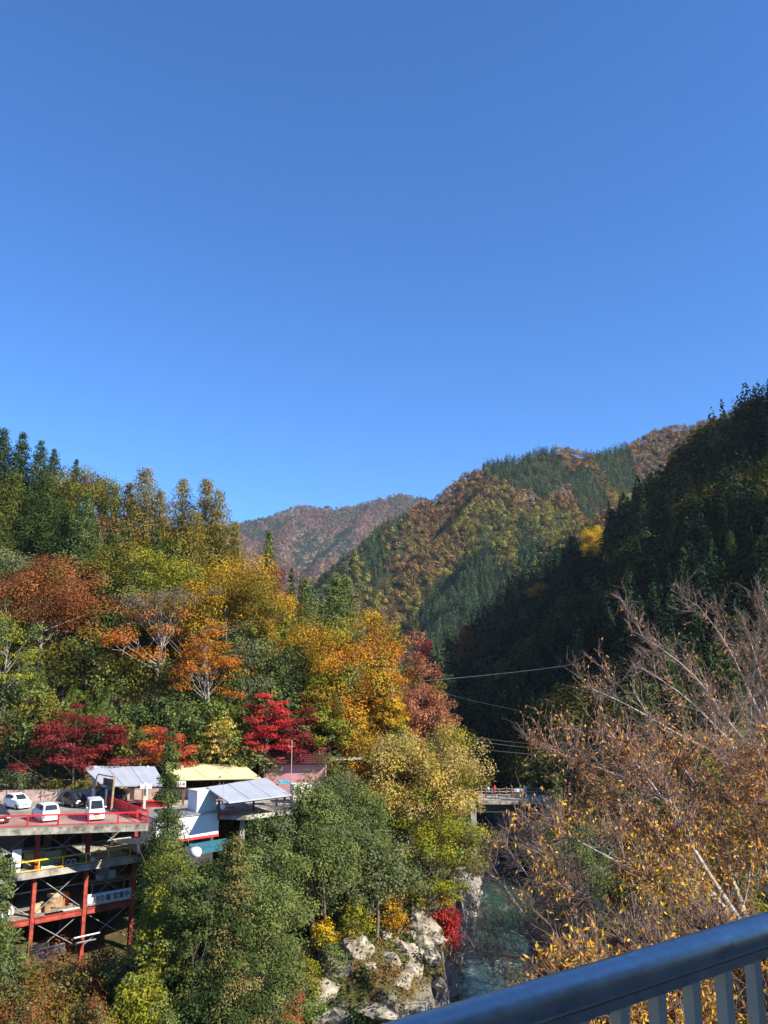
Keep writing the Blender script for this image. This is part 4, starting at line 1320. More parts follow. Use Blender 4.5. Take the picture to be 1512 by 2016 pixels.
deck = empty('car_park_deck', S(0, 0, FL3), 0, 'multi storey red steel car park deck built out over the river bank', 'car park')
deck.location = (0, 0, 0)
dl, dr = PZ(0, 1631, DECK), PZ(292, 1621.5, DECK)
dd = (dr - dl).normalized()
fl = dl - dd * 42
br = PZ(203, 1586, DECK)
bl = V(-70, 75.2, DECK)
poly = [(fl.x, fl.y), (dr.x, dr.y), (br.x, br.y), (-24.6, 79.3), (-45, 78.2), (-70, 74.4)]
M['deck_edge'] = mat('stained_concrete', (0.46, 0.42, 0.34), 0.9, 0.7, 1.6, 0.25, col2=(0.10, 0.085, 0.06))
MB().prism(poly, DECK - 0.02, DECK).build('paving', M['asphalt'], deck)
MB().prism([(p[0], p[1]) for p in poly], DECK - 0.52, DECK - 0.024).build('deck_slab', M['deck_edge'], deck)
e0, e1 = fl + (br - dr).normalized() * 0.12, dr + (br - dr).normalized() * 0.12 - dd * 0.12
railing(deck, [fl.lerp(dr, 0.55) + V(0, 0.1, 0), dr + V(-0.1, 0.12, 0)], 0.82, M['red_rail'], 2.05, post=0.10, rail=0.075, pickets=0.14)
r2 = railing(deck, [dr + V(-0.15, 0.3, 0), br + V(0.02, 0.0, 0)], 0.86, M['red_rail'], 2.2, post=0.09, rail=0.07)
pm = MB()
a_, b_ = dr + V(-0.2, 0.4, 0), br + V(0.0, 0.1, 0)
pm.beam(a_.lerp(b_, 0.22) + V(0, 0, 0.44), b_ + V(0, 0, 0.44), 0.03, 0.62)
pm.build('rail_panel', M['red_rail'], r2)

# columns, floors and beams under the deck
for i, a in enumerate((-8.1, -4.05, 0.0, 3.95, 7.9)):
    top = DECK - 0.55
    g = S(a, 0, 0)
    mb = MB()
    h_section(mb, (g.x, g.y, gz(g.x, g.y) - 0.5), (g.x, g.y, top), 0.28, 0.32, 0.045, -BX)
    for z in (FL2 + 1.0, FL3 - 0.6, FL3 + 2.3):
        mb.box((g.x, g.y, z), (0.33, 0.36, 0.05), math.atan2(AX.y, AX.x))
    mb.build('column', M['red_steel'], deck)
    for b in (4.2, 7.6):
        g = S(a, b, 0)
        MB().beam((g.x, g.y, gz(g.x, g.y) - 1), (g.x, g.y, top), 0.3, 0.3).build('column', M['dark_steel'], deck)
# second storey: a concrete slab with a yellow railing
MB().prism([(S(-9, -0.75, 0).x, S(-9, -0.75, 0).y), (S(9.1, -0.75, 0).x, S(9.1, -0.75, 0).y), (S(9.1, 7.8, 0).x, S(9.1, 7.8, 0).y), (S(-9, 7.8, 0).x, S(-9, 7.8, 0).y)], FL2 - 0.46, FL2).build('floor_slab', M['concrete'], deck)
railing(deck, [S(-9, -0.66, FL2), S(9.0, -0.66, FL2)], 0.78, M['yellow_rail'], 1.75, post=0.085, rail=0.065)
# third storey: red edge beams under a plank floor
fb = MB()
h_section(fb, S(-9, -0.1, FL3 - 0.24), S(0.0 - 0.2, -0.1, FL3 - 0.24), 0.22, 0.42, 0.05, (0, 0, 1))
h_section(fb, S(0.2, -0.1, FL3 - 0.24), S(3.75, -0.1, FL3 - 0.24), 0.22, 0.42, 0.05, (0, 0, 1))
h_section(fb, S(4.15, -0.1, FL3 - 0.24), S(7.7, -0.1, FL3 - 0.24), 0.22, 0.42, 0.05, (0, 0, 1))
fb.build('edge_beam', M['red_steel'], deck)
for a in (0.0, 3.95, 7.9):
    MB().beam(S(a + 0.45, 0.2, FL3 - 0.26), S(a + 0.45, 7.5, FL3 - 0.26), 0.16, 0.4).build('cross_beam', M['red_steel'], deck)
pf = MB()
for k in range(34):
    b = 0.16 + k * 0.22
    z = FL3 - 0.012 + 0.006 * (k % 3)
    if b < 0.5:
        pf.beam(S(-9, b, z), S(1.0, b, z), 0.2, 0.04)
        pf.beam(S(2.4, b, z), S(9.2, b, z), 0.2, 0.04)
    else:
        pf.beam(S(-9 + 0.1 * (k % 4), b, z), S(9.2 - 0.15 * (k % 5), b, z), 0.205, 0.04)
pf.build('plank_floor', M['wood_grey'], deck)
for z0, z1 in ((FL3 - 2.7, FL3 - 0.5), (FL3 + 0.2, FL2 - 0.6), (FL2 + 0.3, DECK - 0.7)):
    for a0, a1 in ((-4.05, 0), (0, 3.95), (3.95, 7.9)):
        for p, q in ((S(a0 + 0.3, 0.15, z1), S(a1 - 0.3, 0.15, z0)), (S(a0 + 0.3, 0.2, z0), S(a1 - 0.3, 0.2, z1))):
            MB().tube([p, q], 0.028, 6).build('brace', M['galv'], deck)
for z, b in ((FL2 + 1.35, 0.25), (FL3 + 1.55, 1.2)):
    MB().tube([S(-8, b, z), S(7.8, b, z)], 0.05, 6).build('pipe', M['galv'], deck)
for a in (-5.5, -2.0, 1.9, 5.6):
    MB().box(S(a, 0.3, DECK - 0.66), (0.22, 0.1, 0.10), 0.7).build('lamp', M['cream'], deck)
    MB().box(S(a, 0.0, FL2 - 0.58), (0.22, 0.1, 0.10), 0.7).build('lamp', M['cream'], deck)
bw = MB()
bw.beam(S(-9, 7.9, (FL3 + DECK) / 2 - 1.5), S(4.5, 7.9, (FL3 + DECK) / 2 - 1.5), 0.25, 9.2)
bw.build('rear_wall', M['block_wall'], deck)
MB().beam(S(-3.0, 4.0, FL2 + 1.3), S(2.6, 4.0, FL2 + 1.3), 0.15, 2.55).build('partition', M['plaster'], deck)
MB().beam(S(0.4, 3.9, FL2 + 1.5), S(1.9, 3.9, FL2 + 1.5), 0.06, 1.1).build('window', M['glass'], deck)

# ------------------------------------------------------------------ things stored on the open storeys


def plain(name, mb, m, label, cat, group=None):
    return tag(mb.build(name, m), label, cat, group)


def box_thing(name, p, s, rz, m, label, cat, bevel=0.02, flaps=False):
    mb = MB().box((0, 0, s[2] / 2), s)
    o = mb.build(name, m, bevel=bevel)
    o.location = p
    o.rotation_euler = (0, 0, rz)
    if flaps:
        f = MB()
        f.beam((-s[0] / 2, -s[1] / 2, s[2]), (-s[0] / 2 - 0.18, -s[1] / 2, s[2] + 0.12), s[1], 0.012, up=(0, 0, 1))
        f.beam((s[0] / 2, -s[1] / 2 + s[1] / 2, s[2]), (s[0] / 2 + 0.2, 0, s[2] + 0.08), s[1], 0.012)
        f.build('flap', m, o)
    return tag(o, label, cat)


M['card'] = mat('cardboard', (0.50, 0.36, 0.20), 0.9, 0.25, 3)
M['card_dark'] = mat('dark_cardboard', (0.30, 0.17, 0.08), 0.9, 0.25, 3)
rzS = math.atan2(AX.y, AX.x)
box_thing('cardboard_box', S(0.65, 1.0, FL3 + 0.03), (0.6, 0.5, 0.62), rzS, M['card'], 'tan cardboard box standing right beside the first red column', 'box', flaps=True)
box_thing('cardboard_box', S(1.35, 0.8, FL3 + 0.03), (0.5, 0.45, 0.5), rzS + 0.2, M['card_dark'], 'dark brown cardboard box between the tan box and the tipped crate', 'box', flaps=True)
box_thing('crate', S(2.4, 1.6, FL3 + 0.03), (0.9, 0.6, 0.75), rzS - 0.5, M['wood'], 'pale tipped wooden crate on the plank floor', 'crate')
box_thing('crate', S(2.35, 1.75, FL3 + 0.8), (1.0, 0.7, 0.28), rzS + 0.3, M['card'], 'shallow tan crate lying on the tipped crate', 'crate')
box_thing('plastic_bin', S(3.2, 1.9, FL3 + 0.03), (0.45, 0.45, 0.95), rzS, M['orange_plastic'], 'orange plastic bin at the back of the plank floor', 'bin')
box_thing('sack', S(-1.9, 1.0, FL3 + 0.03), (0.6, 0.45, 0.55), rzS, M['white'], 'white sack on the plank floor beside the first red column', 'sack', bevel=0.16)
box_thing('sack', S(-1.1, 1.25, FL3 + 0.03), (0.5, 0.4, 0.7), rzS + 0.4, M['cream'], 'cream sack leaning beside the white one', 'sack', bevel=0.16)
box_thing('crate', S(-3.1, 0.9, FL3 + 0.03), (0.9, 0.6, 0.8), rzS, M['wood'], 'pale wooden crate half behind the leafy tree', 'crate')
box_thing('cabinet', S(6.4, 2.4, FL3 + 1.35), (0.9, 0.7, 0.95), rzS, M['galv'], 'grey metal cabinet on the timber platform', 'cabinet')
box_thing('foam_block', S(6.0, 2.0, FL3 + 1.35), (0.5, 0.5, 0.45), rzS + 0.3, M['white'], 'white foam block on the timber platform', 'block', bevel=0.05)
box_thing('foam_block', S(7.0, 2.0, FL3 + 1.35), (0.6, 0.4, 0.7), rzS - 0.3, M['cream'], 'cream foam block beside the grey cabinet', 'block', bevel=0.05)
mb = MB()
for k in range(6):
    mb.beam(S(4.9, 1.3 + 0.27 * k, FL3 + 1.3), S(8.9, 1.3 + 0.27 * k, FL3 + 1.3 + 0.01 * (k % 3)), 0.25, 0.06)
for a in (5.2, 8.4):
    for b in (1.5, 2.6):
        mb.beam(S(a, b, FL3 + 0.02), S(a, b, FL3 + 1.27), 0.1, 0.1)
plain('timber_platform', mb, M['wood'], 'raised platform of pale timber boards behind the white banner', 'platform')
mb = MB()
for k in range(7):
    mb.beam(S(2.0 + 0.1 * k, 0.3 + 0.1 * k, FL3 + 0.06 + 0.04 * (k % 2)), S(3.8, 0.35 + 0.12 * k, FL3 + 0.06 + 0.04 * (k % 3)), 0.12, 0.04)
plain('plank_pile', mb, M['wood_grey'], 'heap of weathered grey planks beside the second red column', 'planks')
mb = MB().beam(S(2.4, 0.2, FL3 + 0.05), S(3.7, 0.2, FL3 + 0.05), 0.14, 0.05)
plain('plank', mb, M['white'], 'single white plank lying on the red edge beam', 'plank')
# second storey
plain('white_sheet', MB().beam(S(-1.75, 0.05, FL2 + 0.8), S(-1.1, 0.05, FL2 + 0.8), 0.05, 1.6), M['white'], 'tall white sheet standing upright behind the yellow railing', 'sheet')
plain('board', MB().beam(S(-0.6, 0.9, FL2 + 0.55), S(0.95, 0.9, FL2 + 0.55), 0.05, 1.1), M['wood'], 'pale plywood board leaning behind the first red column', 'board')
plain('board', MB().beam(S(1.0, 1.1, FL2 + 0.5), S(2.3, 1.1, FL2 + 0.5), 0.05, 0.95), M['card'], 'tan board beside the plywood one', 'board')
plain('board', MB().beam(S(1.7, 1.25, FL2 + 0.55), S(2.9, 1.25, FL2 + 0.55), 0.05, 0.8), M['card_dark'], 'rust brown board between the first two red columns', 'board')
plain('tarpaulin', MB().beam(S(0.4, 0.15, FL2 + 0.28), S(1.45, 0.15, FL2 + 0.28), 0.3, 0.55), M['green_tarp'], 'folded green tarpaulin behind the yellow railing', 'tarpaulin')
plain('tube_roll', MB().tube([S(0.3, -0.3, FL2 + 0.1), S(1.5, -0.3, FL2 + 0.1)], 0.09, 10), M['white'], 'long white roll lying at the foot of the green tarpaulin', 'roll')
for k, (a, lab) in enumerate(((2.35, 'first of two cream wheels leaning on the yellow railing'), (2.72, 'second cream wheel nearest the second red column'))):
    c = S(a, -0.35, FL2 + 0.24)
    ring = [c + AX * (0.2 * math.cos(t)) + V(0, 0, 0.2 * math.sin(t)) for t in np.linspace(0, 2 * math.pi, 17)]
    w = plain('cart_wheel', MB().tube(ring, 0.035, 6, caps=False), M['cream'], lab, 'wheel')
    MB().tube([c - BX * 0.05, c + BX * 0.05], 0.05, 8).build('hub', M['galv'], w)
plain('timber_pile', MB().beam(S(4.3, 0.6, FL2 + 0.15), S(7.4, 0.6, FL2 + 0.15), 0.6, 0.28).beam(S(4.6, 0.7, FL2 + 0.4), S(7.0, 0.7, FL2 + 0.4), 0.4, 0.2).beam(S(5.9, 0.75, FL2 + 0.62), S(7.5, 0.75, FL2 + 0.62), 0.3, 0.2),
      M['wood'], 'pile of pale sawn timber behind the yellow railing', 'timber')
box_thing('machine', S(3.2, 0.9, FL2), (0.9, 0.6, 0.8), rzS, M['dark_steel'], 'dark machine with a grey cap near the second red column', 'machine')
box_thing('bag', S(4.35, -0.1, FL2), (0.4, 0.3, 0.3), rzS, M['white'], 'small white bag beside the second red column', 'bag', bevel=0.08)
lad = empty('ladder', S(4.5, 1.6, FL2), rzS, 'grey aluminium step ladder in the shade behind the second red column', 'ladder')
for s in (-0.22, 0.22):
    MB().beam((s, 0, 0), (s * 0.8, 0.35, 2.0), 0.05, 0.04).build('stile', M['galv'], lad)
for k in range(1, 7):
    MB().beam((-0.21, 0.05 * k, 0.3 * k), (0.21, 0.05 * k, 0.3 * k), 0.06, 0.03).build('rung', M['galv'], lad)


def text_mesh(name, s, size, m, parent, loc, rot, sx=1.0, depth=0.004, thick=0.0):
    cu = bpy.data.curves.new(name, 'FONT')
    cu.body = s
    cu.size = size
    cu.extrude = depth
    cu.offset = thick
    cu.align_x = 'CENTER'
    cu.align_y = 'CENTER'
    t = bpy.data.objects.new(name, cu)
    COL.objects.link(t)
    bpy.context.view_layer.update()
    me = bpy.data.meshes.new_from_object(t.evaluated_get(bpy.context.evaluated_depsgraph_get()))
    bpy.data.objects.remove(t)
    me.materials.clear()
    me.materials.append(m)
    o = bpy.data.objects.new(name, me)
    link(o, parent)
    o.location, o.rotation_euler, o.scale = loc, rot, (sx, 1, 1)
    return o


# the white banner on the plank floor
ban = empty('banner', S(5.95, -0.12, FL3 + 0.50), rzS, 'white banner with dark lettering along the edge of the plank floor', 'banner')
nb = 24
bm_v, bm_f = [], []
for i in range(nb + 1):
    x = -1.78 + 3.56 * i / nb
    y = 0.035 * math.sin(i * 0.9) + 0.02 * math.sin(i * 2.3)
    bm_v += [(x, y - 0.01, -0.42), (x, y + 0.03, 0.42), (x, y + 0.03 + 0.012, 0.42), (x, y + 0.002, -0.42)]
for i in range(nb):
    a = i * 4
    for k in range(4):
        bm_f.append((a + k, a + (k + 1) % 4, a + 4 + (k + 1) % 4, a + 4 + k))
bm_f += [(0, 1, 2, 3), (nb * 4, nb * 4 + 3, nb * 4 + 2, nb * 4 + 1)]
MB().add(bm_v, bm_f).build('cloth', M['white'], ban, smooth=True)
text_mesh('lettering', '釣り堀 営業中', 0.52, M['ink'], ban, (0.15, -0.085, 0.0), (math.radians(90), 0, 0), sx=0.92, thick=0.006)
for x in (-1.8, 1.8):
    MB().tube([(x, 0, -0.45), (x, 0, 0.5)], 0.025, 6).build('pole', M['galv'], ban)

net = empty('net_frame', (0, 0, 0), 0, 'teal netted panel in a pale frame below the red columns', 'panel')
q = [P(76, 1870, 62.5), P(127, 1857, 63.5), P(125, 1877, 63.5), P(76, 1890, 62.5)]
MB().add(q + [p + V(0, 0.04, 0) for p in q], [(0, 1, 2, 3), (7, 6, 5, 4), (0, 4, 5, 1), (1, 5, 6, 2), (2, 6, 7, 3), (3, 7, 4, 0)]).build('net_sheet', M['teal_net'], net)
fm = MB()
for a, b in zip(q, q[1:] + q[:1]):
    fm.beam(a - V(0, 0.03, 0), b - V(0, 0.03, 0), 0.09, 0.09)
fm.build('frame', M['cream'], net)
mb = MB()
for k in range(5):
    mb.beam(P(58, 1864 + 5 * k, 63), P(96, 1856 + 5 * k, 64), 0.16, 0.10)
plain('board_pile', mb, M['wood'], 'pale boards heaped beside the teal netted panel', 'boards')
plain('pipe', MB().tube([P(146, 1847, 64), P(196, 1836, 67)], 0.05, 6), M['white'], 'white pipe lying on the ground below the banner', 'pipe')
plain('pipe', MB().tube([P(150, 1857, 63.5), P(188, 1849, 66)], 0.05, 6), M['galv'], 'grey pipe lying beside the white pipe below the banner', 'pipe')

# ------------------------------------------------------------------ terrace: walkway, canopies, buildings
walk = empty('walkway', (0, 0, 0), 0, 'concrete terrace walkway with red railings beside the car park', 'walkway')
wp = [(-24.3, 75.3), (-23.5, 73.9), (-19.3, 73.5), (-17.0, 70.6), (-11.0, 69.6), (-5.5, 74.5), (-4.6, 80), (-6.5, 84), (-10.5, 82.5), (-24.3, 80.1)]
MB().prism(wp, DECK - 0.35, DECK - 0.03).build('walkway_slab', M['concrete'], walk)
for x, y in ((-19, 74.5), (-15.5, 71.5), (-11.5, 71), (-7.5, 75)):
    MB().beam((x, y, gz(x, y) - 1), (x, y, DECK - 0.36), 0.35, 0.35).build('pillar', M['concrete'], walk)
a_, b_ = PZ(212, 1590, DECK), PZ(330, 1588.5, DECK)
r3 = railing(walk, [a_, b_], 0.5, M['red_rail'], 2.2, post=0.08, rail=0.08)
MB().beam(a_ + V(0, 0.05, 0.22), b_ + V(0, 0.05, 0.22), 0.03, 0.36).build('rail_panel', mat('dark_red', (0.20, 0.015, 0.02), 0.7), r3)
a_, b_ = PZ(434, 1607, DECK - 0.1), PZ(462, 1605, DECK - 0.1)
railing(walk, [a_, b_], 0.62, M['red_rail'], 0.9, bars=(0.5,), post=0.08, rail=0.06)
railing(walk, [PZ(372, 1589, DECK), PZ(437, 1592, DECK)], 0.6, M['red_rail'], 1.5, post=0.08, rail=0.06)

pf_ = empty('panel_fence', (0, 0, 0), 0, 'low pinkish panel wall behind the parked cars', 'fence')
f0, f1 = V(-38, 77.0, DECK), V(-11.5, 79.8, DECK)
npn = 18
for k in range(npn):
    a, b = f0.lerp(f1, (k + 0.03) / npn), f0.lerp(f1, (k + 0.97) / npn)
    MB().beam(a + V(0, 0, 0.42), b + V(0, 0, 0.42), 0.05, 0.84).build('panel', M['pink_fence'], pf_)
for k in range(npn + 1):
    a = f0.lerp(f1, k / npn)
    MB().beam(a + V(0, -0.04, -0.1), a + V(0, -0.04, 0.95), 0.1, 0.1).build('post', M['pink_fence'], pf_)
MB().beam(f0 + V(0, 0, 0.9), f1 + V(0, 0, 0.9), 0.08, 0.06).build('top_rail', M['pink_fence'], pf_)


def canopy(label, corners, m, posts, thick=0.07, beam_m='dark_steel', post_m='cream', nrib=6, name='canopy_roof'):
    root = empty(name, (0, 0, 0), 0, label, 'canopy')
    bl_, br_, fr_, fl_ = corners
    n = 30
    vs, fs = [], []
    for i in range(n + 1):
        f = i / n
        w = 0.012 * math.sin(f * 17) + 0.008 * math.sin(f * 41)
        a, b = bl_.lerp(br_, f), fl_.lerp(fr_, f)
        c = a.lerp(b, 0.5) + V(0, 0, -0.03)
        for p in (a, c, b):
            vs.append(p + V(0, 0, w))
        for p in (a, c, b):
            vs.append(p + V(0, 0, w - thick))
    for i in range(n):
        a = i * 6
        fs += [(a, a + 1, a + 7, a + 6), (a + 1, a + 2, a + 8, a + 7), (a + 3, a + 9, a + 10, a + 4), (a + 4, a + 10, a + 11, a + 5), (a, a + 6, a + 9, a + 3), (a + 2, a + 5, a + 11, a + 8)]
    fs += [(0, 3, 4, 1), (1, 4, 5, 2), (n * 6, n * 6 + 1, n * 6 + 4, n * 6 + 3), (n * 6 + 1, n * 6 + 2, n * 6 + 5, n * 6 + 4)]
    MB().add(vs, fs).build('roof_sheet', m, root)
    fr = MB()
    for f in (0.06, 0.94):
        fr.beam(bl_.lerp(fl_, f) + V(0, 0, -0.2), br_.lerp(fr_, f) + V(0, 0, -0.2), 0.1, 0.14)
    for k in range(nrib):
        f = (k + 0.5) / nrib
        fr.beam(bl_.lerp(br_, f) + V(0, 0, -0.16), fl_.lerp(fr_, f) + V(0, 0, -0.16), 0.06, 0.06)
    fr.build('frame', M[beam_m], root)
    sm_ = MB()
    for k in range(1, 3):
        f = k / 3
        sm_.beam(bl_.lerp(br_, f) + V(0, 0, 0.012), fl_.lerp(fr_, f) + V(0, 0, 0.012), 0.02, 0.016)
    sm_.beam(fl_ + V(0, -0.05, -0.06), fr_ + V(0, -0.05, -0.06), 0.09, 0.09)
    sm_.build('seam_strip', m, root)
    for p, zt in posts:
        MB().beam(p, V(p.x, p.y, zt), 0.16, 0.16).build('post', M[post_m], root)
    return root


c1 = [P(161, 1507.5, 78), P(305, 1509, 78), P(327, 1546, 72.4), P(201, 1546, 72.2)]
pa, pb = PZ(208, 1589, DECK), PZ(283.5, 1593, DECK)
canopy('flat grey sheet canopy on pale posts beside the parked cars', c1, M['grey_sheet'], [(pa, 21.5), (pb, 21.35), (V(-26, 77.6, DECK), 22.2), (V(-21.3, 77.8, DECK), 22.2)])
c2 = [P(314, 1501, 82.2), P(481, 1505, 83), P(514, 1531, 77.8), P(354, 1534, 77)]
canopy('yellow cloth canopy between the two grey ones', c2, M['yellow_sheet'], [(V(P(362, 1534, 77.2).x, 77.2, DECK), 21.2), (V(P(433, 1533, 77.6).x, 77.6, DECK), 21.3), (V(P(508, 1531, 78).x, 78, DECK), 21.4)], post_m='wood_dark')
c3 = [P(407, 1549.5, 70.5), P(524, 1531, 76.6), P(574, 1564, 70.8), P(450, 1579, 66.6)]
canopy('grey sheet canopy sloping towards the river behind the dark evergreens', c3, M['grey_sheet'], [(V(P(430, 1566, 69).x, 69.4, DECK - 0.3), 20.3), (V(P(560, 1564, 71).x, 71.2, DECK - 0.3), 20.6), (V(P(500, 1560, 72).x, 72, DECK - 0.3), 20.5), (V(P(545, 1545, 74.5).x, 74.6, DECK), 21)], post_m='wood_dark')
canopy('small beige flat roof under the edge of the yellow canopy', [P(338, 1537, 76.5), P(366, 1538, 76.5), P(366, 1547, 75), P(338, 1546, 75)], M['cream'], [(V(P(362, 1546, 75.2).x, 75.2, DECK), 21)], post_m='wood_dark', nrib=2)
for k, (x0, x1, lab) in enumerate(((276, 285, 'white board hung under the grey canopy beside its post'), (287, 299, 'larger white board hung under the grey canopy'))):
    plain('notice_board', MB().beam(P(x0, 1548, 72.1), P(x1, 1548, 72.1), 0.05, 0.42), M['white'], lab, 'board')

sf = empty('sign_frame', (0, 0, 0), 0, 'brown wooden sign board hung in a rusty pipe frame over the car park exit', 'sign')
rb, lb = PZ(219, 1598, DECK), PZ(185, 1592, DECK)
rt, lt = V(rb.x + 0.1, rb.y, P(224, 1530, rb.y).z), V(lb.x + 0.05, lb.y, P(190, 1524, lb.y).z)
MB().tube([lb, lt + V(0, 0, -0.25), lt + V(0.12, 0, 0), rt], 0.055, 8).build('pipe_frame', mat('rusty_pipe', (0.36, 0.17, 0.10), 0.8, 0.6, 5), sf)
MB().beam(rb, rt + V(0, 0, 0.03), 0.12, 0.12).build('post', M['wood'], sf)
s0, s1 = lt.lerp(rt, 0.40), lt.lerp(rt, 0.97)
MB().beam(s0 + V(0, 0, -0.62), s1 + V(0, 0, -0.62), 0.06, 0.85).build('sign_board', M['wood_dark'], sf)
an = math.atan2(s1.y - s0.y, s1.x - s0.x)
tl = s0.lerp(s1, 0.5) + V(0, 0, -0.62) + V(math.sin(an), -math.cos(an), 0) * 0.045
text_mesh('lettering', '出入口', 0.34, M['ink'], sf, tl, (math.radians(90), 0, an), sx=0.85, thick=0.008)
for f in (0.2, 0.8):
    MB().tube([s0.lerp(s1, f), s0.lerp(s1, f) + V(0, 0, -0.22)], 0.015, 4).build('hanger', M['dark_steel'], sf)
MB().box(lb + V(-0.12, 0.05, 1.15), (0.28, 0.2, 0.85)).build('switch_box', M['galv'], sf)

# white building with a tank box, globe lamp
wb = empty('white_building', (0, 0, 0), 0, 'white low building under a grey corrugated roof in front of the terrace', 'building')
wbq = P(431, 1607, 70.0)
wa = wbq - AX * 5.4
wdir = (wbq - wa).normalized()
wback = V(-wdir.y, wdir.x, 0)
MB().slab([V(wa.x, wa.y, 19.35), V(wbq.x, wbq.y, 19.35), V(wbq.x, wbq.y, 19.35) + wback * 2.6, V(wa.x, wa.y, 19.35) + wback * 2.6], 1.6).build('wall', M['white'], wb)
rf = MB()
for k in range(40):
    a = V(wa.x, wa.y, 19.42).lerp(V(wbq.x, wbq.y, 19.42), k / 39) - wback * 0.12
    rf.beam(a, a + wback * 2.8 + V(0, 0, 0.1), 0.10, 0.09)
rf.slab([V(wa.x, wa.y, 19.40) - wback * 0.1, V(wbq.x, wbq.y, 19.40) - wback * 0.1, V(wbq.x, wbq.y, 19.5) + wback * 2.7, V(wa.x, wa.y, 19.5) + wback * 2.7], 0.035)
rf.build('corrugated_roof', M['galv'], wb)
MB().beam(V(wa.x, wa.y, 17.65), V(wbq.x, wbq.y, 17.65), 0.2, 0.14).build('sill_beam', M['red_rail'], wb)
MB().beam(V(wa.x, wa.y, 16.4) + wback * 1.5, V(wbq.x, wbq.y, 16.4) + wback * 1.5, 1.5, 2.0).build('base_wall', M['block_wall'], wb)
tk = empty('tank_box', P(397, 1597, 70.4), 0.73, 'tall cream box standing on the roof of the white building', 'box')
MB().box((0, 0, 0.83), (1.75, 1.5, 1.66)).build('casing', M['white'], tk, bevel=0.02)
MB().box((0, 0, 1.69), (1.83, 1.58, 0.06)).build('lid', M['cream'], tk)
gl = empty('globe_lamp', P(438.5, 1588, 67.4), 0, 'white globe lamp hanging on a thin rod beside the white building', 'lamp')
MB().lathe([(0.02, -0.21), (0.13, -0.17), (0.2, -0.07), (0.21, 0.02), (0.17, 0.13), (0.08, 0.2), (0.03, 0.215)], 14).build('globe', M['white'], gl, smooth=True)
MB().tube([(0, 0, 0.21), (0, 0, 1.8)], 0.018, 6).build('rod', M['galv'], gl)
bt = plain('blue_roof', MB().slab([P(372, 1662, 66.5), P(446, 1650, 68), P(456, 1668, 66.5), P(380, 1682, 65)], 0.1), M['teal_roof'], 'dark teal roof sheet below the white building', 'roof')
ro = empty('round_tank', P(385, 1678, 63.5), 0, 'white rounded tank half hidden by the yellow green tree', 'tank')
MB().lathe([(0.05, -0.35), (0.35, -0.3), (0.45, 0.0), (0.38, 0.25), (0.15, 0.36)], 16).build('shell', M['white'], ro, smooth=True)
MB().lathe([(0.1, 0.36), (0.1, 0.42)], 10).build('cap', M['galv'], ro)
plain('blue_tarpaulin', MB().slab([P(546, 1535, 75), P(570, 1538, 75.5), P(574, 1544, 74.4), P(552, 1540, 74)], 0.08), M['blue_tarp'], 'bright turquoise tarpaulin beside the sloping grey canopy', 'tarpaulin')
box_thing('shed', P(592, 1580, 77), (1.7, 1.4, 1.6), 0.3, M['cream'], 'cream shed behind the sloping grey canopy', 'shed')

# pink house with a dark tiled roof
hs = empty('pink_house', (0, 0, 0), 0, 'pink walled house with a dark red tiled roof behind the evergreens', 'house')
HX0, HX1, HY0, HY1 = P(524, 1510, 84.2).x, P(640, 1510, 84.2).x, 84.2, 89.0
zE, zR = P(520, 1501, 84).z, P(520, 1475, 86.6).z
w = MB().prism([(HX0, HY0), (HX1, HY0), (HX1, HY1), (HX0, HY1)], DECK - 1.5, zE)
w.build('wall', M['pink_wall'], hs)
rf = MB()
ym = (HY0 + HY1) / 2
x0, x1 = HX0 - 0.6, HX1 + 0.4
rf.slab([V(x0, HY0 - 0.5, zE - 0.05), V(x1, HY0 - 0.5, zE - 0.05), V(x1, ym, zR), V(x0, ym, zR)], 0.12)
rf.slab([V(x0, ym + 0.01, zR), V(x1, ym + 0.01, zR), V(x1, HY1 + 0.5, zE - 0.05), V(x0, HY1 + 0.5, zE - 0.05)], 0.12)
for k in range(7):
    f = k / 7
    p = V(x0, HY0 - 0.5, zE).lerp(V(x0, ym, zR + 0.05), f)
    rf.beam(p, V(x1, p.y, p.z), 0.3, 0.07)
roof = rf.build('roof', M['roof_tile'], hs)
MB().beam(V(x0, ym, zR + 0.08), V(x1, ym, zR + 0.08), 0.3, 0.18).build('ridge', mat('ridge_red', (0.42, 0.08, 0.06), 0.7), roof)
MB().beam(V(x0 - 0.06, HY0 - 0.5, zE), V(x0 - 0.06, ym, zR + 0.06), 0.14, 0.2).build('verge', mat('verge_red', (0.36, 0.06, 0.05), 0.7), roof)
g_ = MB().add([V(HX0, HY0, zE - 0.01), V(HX0, HY1, zE - 0.01), V(HX0, ym, zR - 0.2), V(HX0 + 0.2, HY0, zE - 0.01), V(HX0 + 0.2, HY1, zE - 0.01), V(HX0 + 0.2, ym, zR - 0.2)],
              [(0, 1, 2), (5, 4, 3), (0, 3, 4, 1), (1, 4, 5, 2), (2, 5, 3, 0)])
g_.build('gable', M['pink_wall'], hs)
for px in (542, 551):
    p = P(px, 1511, HY0 - 0.03)
    wd = MB().box(p, (0.34, 0.05, 0.34)).build('window', M['cream'], hs)
    MB().box(p + V(0, -0.04, 0), (0.24, 0.04, 0.24)).build('pane', M['plaster'], wd)
ar = MB()
pa_ = P(533, 1509, HY0 - 0.03)
ar.prism([(0, 0)] * 3, 0, 0) if False else None
ar.box(pa_, (0.36, 0.06, 0.5))
ar.build('vent', M['ink'], hs)
mast = empty('antenna_mast', (0, 0, 0), 0, 'thin rusty antenna mast in front of the pink house', 'mast')
mp_ = P(573, 1542, 81)
MB().tube([V(mp_.x, 81, gz(mp_.x, 81) - 0.5), V(mp_.x, 81, P(573, 1457, 81).z)], 0.045, 6).build('pole', mat('mast_rust', (0.42, 0.30, 0.24), 0.7, 0.3, 4), mast)
